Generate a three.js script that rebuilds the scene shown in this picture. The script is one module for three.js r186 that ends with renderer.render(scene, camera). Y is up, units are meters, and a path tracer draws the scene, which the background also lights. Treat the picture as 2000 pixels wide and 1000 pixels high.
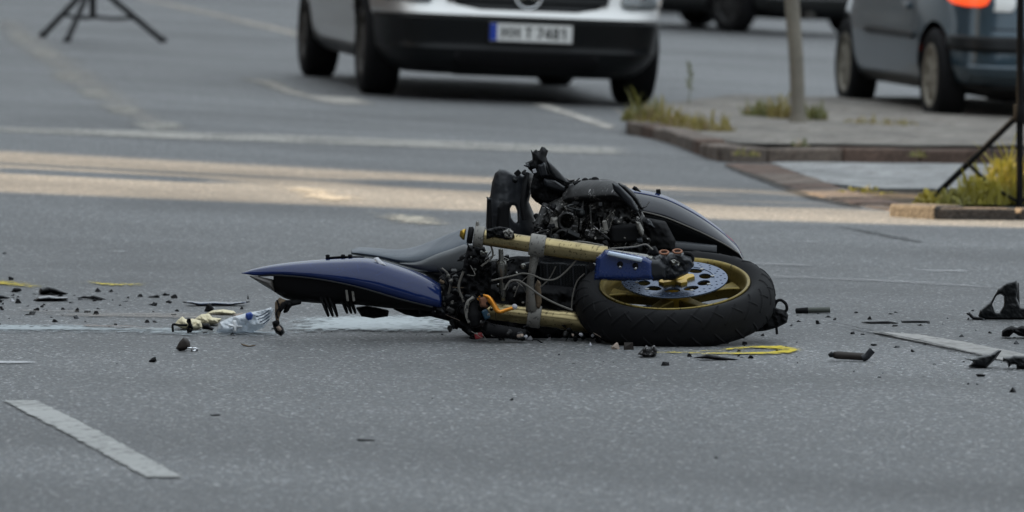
import * as THREE from 'three';
import { mergeGeometries, mergeVertices, toCreasedNormals } from 'three/addons/utils/BufferGeometryUtils.js';
import { RoundedBoxGeometry } from 'three/addons/geometries/RoundedBoxGeometry.js';
import { ConvexGeometry } from 'three/addons/geometries/ConvexGeometry.js';
import { Brush, Evaluator, SUBTRACTION } from 'three-bvh-csg';

// ---------------------------------------------------------------- camera, sky, sun, exposure
const FOCAL = 12500;                              // long lens, in pixels of the 2000 px photograph
const EYE = new THREE.Vector3(0, 1.35, 19);
const PITCH = -Math.atan(725 / FOCAL);
const scene = new THREE.Scene();
const camera = new THREE.PerspectiveCamera(2 * Math.atan(500 / FOCAL) * 180 / Math.PI, 2, 0.5, 600);
camera.position.copy(EYE);
camera.rotation.x = PITCH;
camera.focus = 19.0;
camera.userData.fStop = 6;

function skyTexture() {
  const w = 512, h = 256, d = new Float32Array(w * h * 4);
  for (let j = 0; j < h; j++) for (let i = 0; i < w; i++) {
    const el = ((j + 0.5) / h - 0.5) * Math.PI, az = (i + 0.5) / w * Math.PI * 2;
    const s = Math.max(0, Math.sin(el)), x = Math.cos(az) * Math.cos(el), z = Math.sin(az) * Math.cos(el);
    const c = fbm3(x * 2.2 + 9, Math.abs(Math.sin(el)) * 3.4, z * 2.2 + 4, 4);
    let L = (0.45 + 0.92 * s) * (0.72 + 0.56 * c);
    if (el < 0) L *= 0.35;
    const k = (j * w + i) * 4;
    d[k] = L * 0.875; d[k + 1] = L * 0.97; d[k + 2] = L * 1.05; d[k + 3] = 1;
  }
  const t = new THREE.DataTexture(d, w, h, THREE.RGBAFormat, THREE.FloatType);
  t.mapping = THREE.EquirectangularReflectionMapping; t.magFilter = THREE.LinearFilter; t.needsUpdate = true;
  return t;
}
const SKY_I = 0.31, SUN_I = 5.0;
scene.background = skyTexture();
scene.environment = scene.background;
scene.backgroundIntensity = SKY_I; scene.environmentIntensity = SKY_I;
const sun = new THREE.DirectionalLight(new THREE.Color(1.0, 0.74, 0.44), SUN_I);
// low sun from the left, reaching the road only through the gap between two houses
sun.position.set(-32.7, 20, -19.5); sun.target.position.set(0, 0, -8);
sun.castShadow = true; sun.shadow.radius = 1.6;
Object.assign(sun.shadow.camera, { left: -30, right: 30, top: 30, bottom: -40, near: 1, far: 120 });
scene.add(sun, sun.target);
const renderer = new THREE.WebGLRenderer({ antialias: true });
renderer.toneMapping = THREE.LinearToneMapping;
renderer.toneMappingExposure = 3.85;
renderer.shadowMap.enabled = true;

// ---------------------------------------------------------------- noise and helpers
function rng(seed) { let a = seed >>> 0; return () => { a = (a + 0x6d2b79f5) | 0; let t = Math.imul(a ^ (a >>> 15), 1 | a); t = (t + Math.imul(t ^ (t >>> 7), 61 | t)) ^ t; return ((t ^ (t >>> 14)) >>> 0) / 4294967296; }; }
function hash3(x, y, z) { let h = Math.imul(x, 374761393) ^ Math.imul(y, 668265263) ^ Math.imul(z, 2147483647 ^ 0x5bd1e995); h = Math.imul(h ^ (h >>> 13), 1274126177); return ((h ^ (h >>> 16)) >>> 0) / 4294967296; }
function vn3(x, y, z) {
  const X = Math.floor(x), Y = Math.floor(y), Z = Math.floor(z), f = (t) => t * t * (3 - 2 * t), u = f(x - X), v = f(y - Y), w = f(z - Z), L = (a, b, t) => a + (b - a) * t;
  return L(L(L(hash3(X, Y, Z), hash3(X + 1, Y, Z), u), L(hash3(X, Y + 1, Z), hash3(X + 1, Y + 1, Z), u), v), L(L(hash3(X, Y, Z + 1), hash3(X + 1, Y, Z + 1), u), L(hash3(X, Y + 1, Z + 1), hash3(X + 1, Y + 1, Z + 1), u), v), w);
}
function fbm3(x, y, z, o = 4) { let s = 0, a = 0.5, n = 0; for (let i = 0; i < o; i++) { s += a * vn3(x, y, z); n += a; a *= 0.5; x = x * 2.03 + 7.1; y = y * 2.03 + 3.7; z = z * 2.03 + 1.3; } return s / n; }
const smooth = (a, b, x) => { const t = Math.min(1, Math.max(0, (x - a) / (b - a))); return t * t * (3 - 2 * t); };
const lerp = (a, b, t) => a + (b - a) * t;
const V = (x, y, z) => new THREE.Vector3(x, y, z);

// the road falls gently to the right beyond the crossing
function groundY(x, z) { return -0.042 * 8 * Math.tanh(x / 8) * smooth(-3, -13, z); }
function rayDir(px, py) { return V((px - 1000) / FOCAL, -(py - 500) / FOCAL, -1).applyAxisAngle(V(1, 0, 0), PITCH).normalize(); }
function G(px, py, lift = 0) {                     // photograph pixel -> point of the ground
  const d = rayDir(px, py); let t = (EYE.y) / -d.y;
  for (let i = 0; i < 30; i++) { const x = EYE.x + d.x * t, z = EYE.z + d.z * t; t = (groundY(x, z) + lift - EYE.y) / d.y; }
  return EYE.clone().addScaledVector(d, t);
}
function P(px, py, z) { const d = rayDir(px, py); return EYE.clone().addScaledVector(d, (z - EYE.z) / d.z); }   // pixel -> point of the plane at that z
const U = 1 / 658;                                 // metres per pixel at the motorcycle

const names = new Map();
function numbered(name) { const n = names.get(name) ?? 0; names.set(name, n + 1); return n ? `${name}_${String(n).padStart(3, '0')}` : name; }
function tag(o, label, category, group, kind) { if (label) o.userData.label = label; if (category) o.userData.category = category; if (group) o.userData.group = group; if (kind) o.userData.kind = kind; return o; }
function thing(name, pos, label, category, group) { const o = new THREE.Group(); o.name = numbered(name); o.position.copy(pos); scene.add(o); return tag(o, label, category, group); }
const LOCAL = new Map();
function part(name, geos, mat, parent, label) {    // geometry given in the world (or in the frame of LOCAL parents)
  let g = Array.isArray(geos) ? mergeGeometries(geos.map(plain)) : geos;
  const off = V(0, 0, 0);
  if (!LOCAL.has(parent)) { for (let p = parent; p && p !== scene; p = p.parent) off.add(p.position); g = g.clone().translate(-off.x, -off.y, -off.z); }
  if (!g.attributes.uv || g.userData.boxuv !== false) metreUV(g, off);
  const m = new THREE.Mesh(g, mat); m.name = name; m.castShadow = m.receiveShadow = true; parent.add(m);
  if (LOCAL.has(parent)) LOCAL.set(m, true);
  if (label) m.userData.label = label;
  return m;
}
function plain(g) { let q = g.index ? g.toNonIndexed() : g; const o = new THREE.BufferGeometry(); o.setAttribute('position', q.attributes.position); o.setAttribute('normal', q.attributes.normal ?? (q.computeVertexNormals(), q.attributes.normal)); if (q.attributes.uv) o.setAttribute('uv', q.attributes.uv); else o.setAttribute('uv', new THREE.BufferAttribute(new Float32Array(q.attributes.position.count * 2), 2)); return o; }
function metreUV(g, off = V(0, 0, 0)) {
  if (g.userData.keepuv) return;
  const p = g.attributes.position, uv = new Float32Array(p.count * 2);
  for (let i = 0; i < p.count; i++) { const z = p.getZ(i); uv[i * 2] = p.getX(i) + z * 0.53; uv[i * 2 + 1] = p.getY(i) + z * 0.41; }
  g.setAttribute('uv', new THREE.BufferAttribute(uv, 2));
}
function fromArrays(pos, idx) { const g = new THREE.BufferGeometry(); g.setAttribute('position', new THREE.BufferAttribute(new Float32Array(pos), 3)); g.setIndex(idx); g.computeVertexNormals(); return g; }
function tubeThrough(pts, r, seg = 40, rad = 8, closed = false) { return new THREE.TubeGeometry(new THREE.CatmullRomCurve3(pts, closed, 'centripetal'), seg, r, rad, closed); }
function rodBetween(a, b, r0, r1 = r0, seg = 20) { const d = b.clone().sub(a), g = new THREE.CylinderGeometry(r1, r0, d.length(), seg, 1); g.applyQuaternion(new THREE.Quaternion().setFromUnitVectors(V(0, 1, 0), d.clone().normalize())); const m = a.clone().add(b).multiplyScalar(0.5); return g.translate(m.x, m.y, m.z); }
function latheBetween(a, b, prof, seg = 32) {      // prof: [t along a->b in metres, radius]
  const d = b.clone().sub(a), g = new THREE.LatheGeometry(prof.map(([t, r]) => new THREE.Vector2(Math.max(r, 1e-4), t)), seg);
  g.applyQuaternion(new THREE.Quaternion().setFromUnitVectors(V(0, 1, 0), d.normalize())); return g.translate(a.x, a.y, a.z);
}
function boxAt(c, sx, sy, sz, rx = 0, ry = 0, rz = 0, r = 0.15) { const g = new RoundedBoxGeometry(sx, sy, sz, 2, Math.min(sx, sy, sz) * r); g.applyMatrix4(new THREE.Matrix4().makeRotationFromEuler(new THREE.Euler(rx, ry, rz))); return g.translate(c.x, c.y, c.z); }

// a solid with rounded edges: outline in pixels at depth z, swollen towards and away from the viewer's side
function pillow(outline, o = {}) {
  const { holes = [], z = 0, depth = 0.03, back = depth, R = 14, step = 3, lean = () => 0, noise = 0, nf = 0.06, curved = false, seed = 1, flat = 0 } = o;
  const sm = (pts) => curved ? new THREE.CatmullRomCurve3(pts.map(([x, y]) => V(x, y, 0)), true, 'centripetal').getPoints(pts.length * 6).slice(0, -1).map((p) => [p.x, p.y]) : pts;
  const loops = [sm(outline), ...holes.map(sm)];
  const segs = []; for (const l of loops) for (let i = 0; i < l.length; i++) segs.push([l[i], l[(i + 1) % l.length]]);
  const xs = loops[0].map((p) => p[0]), ys = loops[0].map((p) => p[1]);
  const x0 = Math.min(...xs) - step, y0 = Math.min(...ys) - step, nx = Math.ceil((Math.max(...xs) + step - x0) / step) + 1, ny = Math.ceil((Math.max(...ys) + step - y0) / step) + 1;
  const near = (x, y) => { let b = 1e9, bx = x, by = y; for (const [p, q] of segs) { const dx = q[0] - p[0], dy = q[1] - p[1], t = Math.min(1, Math.max(0, ((x - p[0]) * dx + (y - p[1]) * dy) / (dx * dx + dy * dy + 1e-9))), ex = p[0] + dx * t, ey = p[1] + dy * t, d = (ex - x) ** 2 + (ey - y) ** 2; if (d < b) { b = d; bx = ex; by = ey; } } return [Math.sqrt(b), bx, by]; };
  const inside = (x, y) => { let c = false; for (const [p, q] of segs) if ((p[1] > y) !== (q[1] > y) && x < (q[0] - p[0]) * (y - p[1]) / (q[1] - p[1]) + p[0]) c = !c; return c; };
  const id = new Int32Array(nx * ny).fill(-1), ins = new Uint8Array(nx * ny), dist = new Float32Array(nx * ny), N = [];
  for (let j = 0; j < ny; j++) for (let i = 0; i < nx; i++) { const x = x0 + i * step, y = y0 + j * step, n = near(x, y); N.push(n); ins[j * nx + i] = inside(x, y) ? 1 : 0; dist[j * nx + i] = n[0]; }
  const pos = [], idx = [], edge = [];
  const vert = (k) => {
    if (id[k] >= 0) return id[k];
    const i = k % nx, j = (k - i) / nx; let x = x0 + i * step, y = y0 + j * step, d = dist[k];
    if (!ins[k] || d < step * 0.45) { x = N[k][1]; y = N[k][2]; d = 0; }
    const t = Math.min(1, d / R), h = Math.sqrt(1 - (1 - t) ** 2), nn = noise ? (fbm3(x * nf + seed * 17, y * nf, seed, 3) - 0.5) * noise * Math.min(1, d / 4) : 0, zz = z + lean(x, y);
    const a = P(x, y, zz + h * depth * (1 - flat) + (d > 0 ? flat * depth : 0) + nn), b = P(x, y, zz - h * back - (d > 0 ? 0 : 0) + nn * 0.5);
    const n = pos.length / 3; pos.push(a.x, a.y, a.z, b.x, b.y, b.z); id[k] = n; edge[n] = d === 0; return n;
  };
  const tri = (a, b, c) => { idx.push(a, b, c, a + 1, c + 1, b + 1); };
  for (let j = 0; j < ny - 1; j++) for (let i = 0; i < nx - 1; i++) {
    const k = [j * nx + i, j * nx + i + 1, (j + 1) * nx + i + 1, (j + 1) * nx + i], n = k.reduce((s, q) => s + ins[q], 0);
    if (n < 2 && !(n === 1 && false)) continue;
    const v = k.map(vert);
    tri(v[0], v[3], v[2]); tri(v[0], v[2], v[1]);
  }
  let g = fromArrays(pos, idx); g = mergeVertices(g, 1e-5); g.computeVertexNormals(); return g;
}
// rings of points joined into a skin; closed rings unless open
function skin(rings, { closed = true, caps = true } = {}) {
  const n = rings[0].length, pos = [], idx = [];
  for (const r of rings) for (const p of r) pos.push(p.x, p.y, p.z);
  const m = closed ? n : n - 1;
  for (let i = 0; i < rings.length - 1; i++) for (let j = 0; j < m; j++) { const a = i * n + j, b = i * n + (j + 1) % n, c = a + n, d = b + n; idx.push(a, c, b, b, c, d); }
  if (caps && closed) for (const [k, flip] of [[0, true], [rings.length - 1, false]]) { const c = rings[k].reduce((s, p) => s.add(p), V(0, 0, 0)).multiplyScalar(1 / n), q = pos.length / 3; pos.push(c.x, c.y, c.z); for (let j = 0; j < n; j++) { const a = k * n + j, b = k * n + (j + 1) % n; flip ? idx.push(q, a, b) : idx.push(q, b, a); } }
  return fromArrays(pos, idx);
}
// skin across stations: each station [px, [[py, z] ...]], refined with smooth curves both ways
function loft(stations, { sub = 6, ringSub = 4, round = true } = {}) {
  const n = stations[0][1].length, cols = [];
  for (let j = 0; j < n; j++) { const c = new THREE.CatmullRomCurve3(stations.map(([px, r]) => V(px, r[j][0], r[j][1] * 658)), false, 'centripetal'); cols.push(c.getPoints((stations.length - 1) * sub)); }
  const rings = [];
  for (let i = 0; i < cols[0].length; i++) {
    let ring = cols.map((c) => c[i]);
    if (round) ring = new THREE.CatmullRomCurve3(ring, true, 'centripetal').getPoints(n * ringSub).slice(0, -1);
    rings.push(ring.map((p) => P(p.x, p.y, p.z / 658)));
  }
  return skin(rings);
}

// ---------------------------------------------------------------- textures
function dataTex(w, h, f, { srgb = false, repeat = null, floatOut = false } = {}) {
  const d = new Uint8Array(w * h * 4);
  for (let j = 0; j < h; j++) for (let i = 0; i < w; i++) { const c = f(i / w, j / h, i, j), k = (j * w + i) * 4; for (let q = 0; q < 3; q++) d[k + q] = Math.max(0, Math.min(255, (typeof c === 'number' ? c : c[q]) * 255)); d[k + 3] = 255; }
  const t = new THREE.DataTexture(d, w, h); t.magFilter = THREE.LinearFilter; t.wrapS = t.wrapT = THREE.RepeatWrapping;
  if (srgb) t.colorSpace = THREE.SRGBColorSpace;
  if (repeat) t.repeat.set(repeat, repeat);
  t.needsUpdate = true; return t;
}
const tileN = (u, v, k, s) => { // tiling noise
  const X = u * k, Y = v * k, x = Math.floor(X), y = Math.floor(Y), f = (t) => t * t * (3 - 2 * t), a = f(X - x), b = f(Y - y), H = (i, j) => hash3(((i % k) + k) % k, ((j % k) + k) % k, s);
  return lerp(lerp(H(x, y), H(x + 1, y), a), lerp(H(x, y + 1), H(x + 1, y + 1), a), b);
};
const tileF = (u, v, k, s, o = 4) => { let r = 0, a = 0.5, n = 0; for (let i = 0; i < o; i++) { r += a * tileN(u, v, k, s + i); n += a; a *= 0.55; k *= 2; } return r / n; };

function stones(size, count, seed, rMin, rMax) {     // aggregate of the road: colour and height
  const r = rng(seed), mk = () => { const c = document.createElement('canvas'); c.width = c.height = size; return c; };
  const A = mk(), B = mk(), a = A.getContext('2d'), b = B.getContext('2d');
  a.fillStyle = 'rgb(84,86,89)'; a.fillRect(0, 0, size, size); b.fillStyle = 'rgb(40,40,40)'; b.fillRect(0, 0, size, size);
  for (let i = 0; i < count; i++) {
    const x = r() * size, y = r() * size, q = rMin + (rMax - rMin) * r() ** 2, e = 0.6 + 0.4 * r(), th = r() * 3.14, t = r();
    const base = t < 0.09 ? 155 + r() * 55 : t < 0.28 ? 56 + r() * 20 : 92 + r() * 42, tint = (r() - 0.5) * 7;
    a.fillStyle = `rgb(${base + tint | 0},${base + 1 | 0},${base + 3 - tint | 0})`; const hgt = 120 + r() * 130 | 0; b.fillStyle = `rgb(${hgt},${hgt},${hgt})`;
    for (const dx of [-size, 0, size]) for (const dy of [-size, 0, size]) {
      if (x + dx < -20 || x + dx > size + 20 || y + dy < -20 || y + dy > size + 20) continue;
      for (const g of [a, b]) { g.beginPath(); g.ellipse(x + dx, y + dy, q, q * e, th, 0, 6.2832); g.fill(); }
    }
  }
  return [A, B].map((c, k) => { const t = new THREE.CanvasTexture(c); t.wrapS = t.wrapT = THREE.RepeatWrapping; if (!k) t.colorSpace = THREE.SRGBColorSpace; return t; });
}
const [asphaltC, asphaltB] = stones(2048, 90000, 5, 2, 6.5);
const TILE = 2.2;
for (const t of [asphaltC, asphaltB]) t.repeat.set(1 / TILE, 1 / TILE);
const scuffT = dataTex(512, 512, (u, v) => { const a = tileF(u, v, 8, 3), b = tileF(u, v, 64, 9, 3); return 0.42 + 0.5 * (a * 0.5 + b * 0.5); }, { repeat: 3 });
const grimeT = dataTex(512, 512, (u, v) => { const a = tileF(u, v, 14, 21, 5), b = tileF(u, v, 60, 33, 3), f = smooth(0.56, 0.74, b) * smooth(0.42, 0.6, a); const g = 0.12 + 0.12 * a + 0.62 * f; return [g * 1.02, g, g * 0.98]; }, { srgb: true, repeat: 4 });
const grimeB = dataTex(512, 512, (u, v) => tileF(u, v, 26, 41, 5), { repeat: 4 });
const dustT = dataTex(512, 512, (u, v) => { const a = tileF(u, v, 6, 61, 5), b = tileF(u, v, 90, 71, 2); return 0.78 + 0.22 * a + 0.12 * (b - 0.5); }, { srgb: true, repeat: 2 });
const rockT = dataTex(512, 512, (u, v) => { const a = tileF(u, v, 5, 81, 5), b = tileF(u, v, 110, 91, 2), c = smooth(0.6, 0.75, tileF(u, v, 12, 95, 4)); const g = 0.66 + 0.3 * (a - 0.4) + 0.34 * (b - 0.5); return [g * (1 - 0.25 * c), g * (1 - 0.28 * c), g * (1 - 0.3 * c)]; }, { srgb: true, repeat: 1.3 });
const goldT = dataTex(512, 512, (u, v) => { const a = tileF(u, v, 10, 51, 5), b = smooth(0.64, 0.74, tileF(u, v, 30, 57, 4)); const g = 0.90 + 0.2 * (a - 0.5) - 0.30 * b; return [g, g * 0.98, g * 0.92]; }, { srgb: true, repeat: 5 });

const scratchT = (() => { const c = document.createElement('canvas'); c.width = c.height = 1024; const g = c.getContext('2d'), r = rng(909); g.fillStyle = 'rgb(186,186,186)'; g.fillRect(0, 0, 1024, 1024);
  for (let i = 0; i < 2600; i++) { const x = r() * 1024, y = r() * 1024, a = (r() - 0.5) * 1.1 + (r() < 0.2 ? 1.2 : 0), l = 6 + 70 * r() ** 3, v = r() < 0.5 ? 255 : 130 + r() * 40 | 0; g.strokeStyle = `rgba(${v},${v},${v},${0.2 + 0.6 * r()})`; g.lineWidth = 0.6 + 1.4 * r(); g.beginPath(); g.moveTo(x, y); g.lineTo(x + Math.cos(a) * l, y + Math.sin(a) * l); g.stroke(); }
  const t = new THREE.CanvasTexture(c); t.wrapS = t.wrapT = THREE.RepeatWrapping; t.colorSpace = THREE.SRGBColorSpace; t.repeat.set(2.5, 2.5); return t; })();
// ---------------------------------------------------------------- materials
const std = (r, g, b, rough, o = {}) => new THREE.MeshPhysicalMaterial({ color: new THREE.Color().setRGB(r, g, b), roughness: rough, side: THREE.DoubleSide, ...o });
const M = {
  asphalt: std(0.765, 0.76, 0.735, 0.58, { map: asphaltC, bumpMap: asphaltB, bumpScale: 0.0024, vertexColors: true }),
  blackPlastic: std(0.006, 0.007, 0.008, 0.55, { specularIntensity: 0.5, roughnessMap: scuffT, bumpMap: grimeB, bumpScale: 0.0006 }),
  mattBlack: std(0.005, 0.005, 0.006, 0.75, { specularIntensity: 0.4, bumpMap: grimeB, bumpScale: 0.001 }),
  greyPlastic: std(0.021, 0.023, 0.027, 0.62, { specularIntensity: 0.6, roughnessMap: scuffT }),
  soot: std(0.55, 0.55, 0.57, 0.62, { map: grimeT, bumpMap: grimeB, bumpScale: 0.002 }),
  steel: std(0.30, 0.31, 0.33, 0.42, { metalness: 0.9, roughnessMap: scuffT, map: goldT }),
  sootLight: std(1.0, 1.0, 1.0, 0.6, { map: grimeT, bumpMap: grimeB, bumpScale: 0.003 }),
  castGrey: std(0.30, 0.30, 0.315, 0.6, { map: goldT, metalness: 0.3 }),
  goldFork: std(0.42, 0.355, 0.215, 0.30, { metalness: 0.92, map: goldT }),
  goldRim: std(0.26, 0.205, 0.07, 0.40, { metalness: 0.8, map: goldT }),
  hubGold: std(0.46, 0.30, 0.05, 0.34, { metalness: 0.8 }),
  tyre: std(0.008, 0.008, 0.009, 0.7, { specularIntensity: 0.32, bumpMap: grimeB, bumpScale: 0.0004 }),
  disc: std(0.085, 0.115, 0.18, 0.38, { metalness: 0.75, roughnessMap: scuffT }),
  blue: std(0.005, 0.028, 0.165, 0.55, { map: scratchT, clearcoat: 0.8, clearcoatRoughness: 0.05, specularIntensity: 0.15 }),
  blueDark: std(0.005, 0.008, 0.022, 0.5, { map: scratchT, clearcoat: 0.9, clearcoatRoughness: 0.05, specularIntensity: 0.3 }),
  blueMatt: std(0.012, 0.05, 0.25, 0.4, { map: scratchT, clearcoat: 0.4, roughnessMap: scuffT }),
  chipWhite: std(0.62, 0.62, 0.66, 0.6, { map: dustT }),
  sticker: std(0.66, 0.76, 0.90, 0.4),
  seat: std(0.052, 0.066, 0.084, 0.68, { roughnessMap: scuffT, bumpMap: grimeB, bumpScale: 0.0005, sheen: 0.25, sheenRoughness: 0.5 }),
  seatSide: std(0.095, 0.100, 0.104, 0.6, { roughnessMap: scuffT, bumpMap: grimeB, bumpScale: 0.0005 }),
  orange: std(0.75, 0.28, 0.02, 0.28, { metalness: 0.65, clearcoat: 0.5 }),
  copper: std(0.26, 0.12, 0.07, 0.6, { metalness: 0.5 }),
  tealCap: std(0.008, 0.04, 0.07, 0.35),
  redPlastic: std(0.22, 0.015, 0.02, 0.4),
  rust: std(0.19, 0.14, 0.10, 0.8, { map: goldT }),
  tanPlastic: std(0.42, 0.33, 0.27, 0.7, { map: dustT }),
  cable: std(0.14, 0.13, 0.115, 0.5),
  foam: std(0.88, 0.78, 0.54, 0.95, { map: dustT, bumpMap: grimeB, bumpScale: 0.003 }),
  greenGrey: std(0.085, 0.092, 0.078, 0.6, { map: dustT }),
  brownBlack: std(0.030, 0.022, 0.017, 0.6, { map: dustT }),
  darkBlueShard: std(0.018, 0.034, 0.075, 0.3, { clearcoat: 0.8 }),
  chrome: std(0.75, 0.76, 0.78, 0.16, { metalness: 1 }),
  kerb: std(0.33, 0.255, 0.205, 0.9, { map: rockT, bumpMap: grimeB, bumpScale: 0.006 }),
  kerbB: std(0.28, 0.18, 0.135, 0.9, { map: rockT, bumpMap: grimeB, bumpScale: 0.006 }),
  kerbC: std(0.36, 0.29, 0.24, 0.9, { map: rockT, bumpMap: grimeB, bumpScale: 0.006 }),
  kerbDark: std(0.14, 0.125, 0.115, 0.9, { map: rockT, bumpMap: grimeB, bumpScale: 0.006 }),
  kerbDarkB: std(0.18, 0.145, 0.12, 0.9, { map: rockT, bumpMap: grimeB, bumpScale: 0.006 }),
  reflector: std(0.13, 0.12, 0.112, 0.5, { map: dustT }),
  paving: std(0.50, 0.455, 0.40, 0.95, { map: rockT, bumpMap: grimeB, bumpScale: 0.01 }),
  concrete: std(0.64, 0.64, 0.63, 0.9, { map: rockT, bumpMap: grimeB, bumpScale: 0.004 }),
  soil: std(0.16, 0.125, 0.09, 1, { map: rockT, bumpMap: grimeB, bumpScale: 0.02 }),
  post: std(0.26, 0.235, 0.19, 0.6, { map: dustT }),
  vanPaint: std(0.57, 0.565, 0.55, 0.36, { metalness: 0.8, clearcoat: 0.8, clearcoatRoughness: 0.1 }),
  carPaint: std(0.033, 0.062, 0.086, 0.34, { metalness: 0.5, clearcoat: 1, clearcoatRoughness: 0.06 }),
  farPaint: std(0.018, 0.020, 0.019, 0.4, { metalness: 0.3, clearcoat: 0.8 }),
  farPaint2: std(0.012, 0.013, 0.016, 0.4, { clearcoat: 0.8 }),
  glassDark: std(0.01, 0.012, 0.014, 0.06),
  lens: std(0.85, 0.88, 0.9, 0.08, { transmission: 0.92, thickness: 0 }),
  plateWhite: std(0.78, 0.78, 0.76, 0.45),
  euBlue: std(0.012, 0.05, 0.38, 0.45),
  plateBlack: std(0.012, 0.012, 0.012, 0.5),
  amber: std(0.75, 0.25, 0.03, 0.3),
  tail: std(0.85, 0.06, 0.015, 0.25, { emissive: new THREE.Color(1.0, 0.10, 0.022), emissiveIntensity: 0.25 }),
  clearPlastic: std(0.80, 0.84, 0.88, 0.25, { transmission: 0.55, thickness: 0 }),
  printBlue: std(0.03, 0.08, 0.36, 0.5),
  printWhite: std(0.75, 0.76, 0.78, 0.5),
};

// ---------------------------------------------------------------- road
const road = thing('road', V(0, 0, 0), 'wide grey asphalt road with worn markings and a band of low sunlight', 'road'); road.userData.kind = 'structure';
{
  const xs = [], zs = [];
  for (let x = -300; x < -12; x *= 0.8) xs.push(x); for (let x = -12; x <= 12; x += 0.16) xs.push(x); for (let x = 13; x < 300; x *= 1.25) xs.push(x);
  for (let z = -480; z < -60; z += 30) zs.push(z); for (let z = -60; z < 9; z += 0.16) zs.push(z); for (let z = 10; z < 200; z += 20) zs.push(z);
  const pos = [], col = [], uv = [], idx = [];
  for (const z of zs) for (const x of xs) {
    pos.push(x, groundY(x, z), z); uv.push(x * 0.94 - z * 0.34, x * 0.34 + z * 0.94);
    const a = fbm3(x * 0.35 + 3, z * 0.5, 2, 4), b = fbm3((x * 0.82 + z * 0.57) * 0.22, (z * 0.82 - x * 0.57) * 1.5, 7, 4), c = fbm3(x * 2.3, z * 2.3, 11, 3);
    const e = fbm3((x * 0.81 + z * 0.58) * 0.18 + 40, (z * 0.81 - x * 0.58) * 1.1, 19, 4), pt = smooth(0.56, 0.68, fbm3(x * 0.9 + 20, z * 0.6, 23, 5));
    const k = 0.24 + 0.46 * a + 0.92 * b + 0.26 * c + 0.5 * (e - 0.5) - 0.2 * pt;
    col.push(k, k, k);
  }
  const n = xs.length;
  for (let j = 0; j < zs.length - 1; j++) for (let i = 0; i < n - 1; i++) { const a = j * n + i; idx.push(a, a + n, a + 1, a + 1, a + n, a + n + 1); }
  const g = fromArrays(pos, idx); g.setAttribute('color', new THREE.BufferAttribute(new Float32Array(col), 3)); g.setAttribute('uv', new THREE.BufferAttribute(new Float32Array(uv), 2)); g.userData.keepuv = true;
  part('asphalt', g, M.asphalt, road);
}
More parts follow.
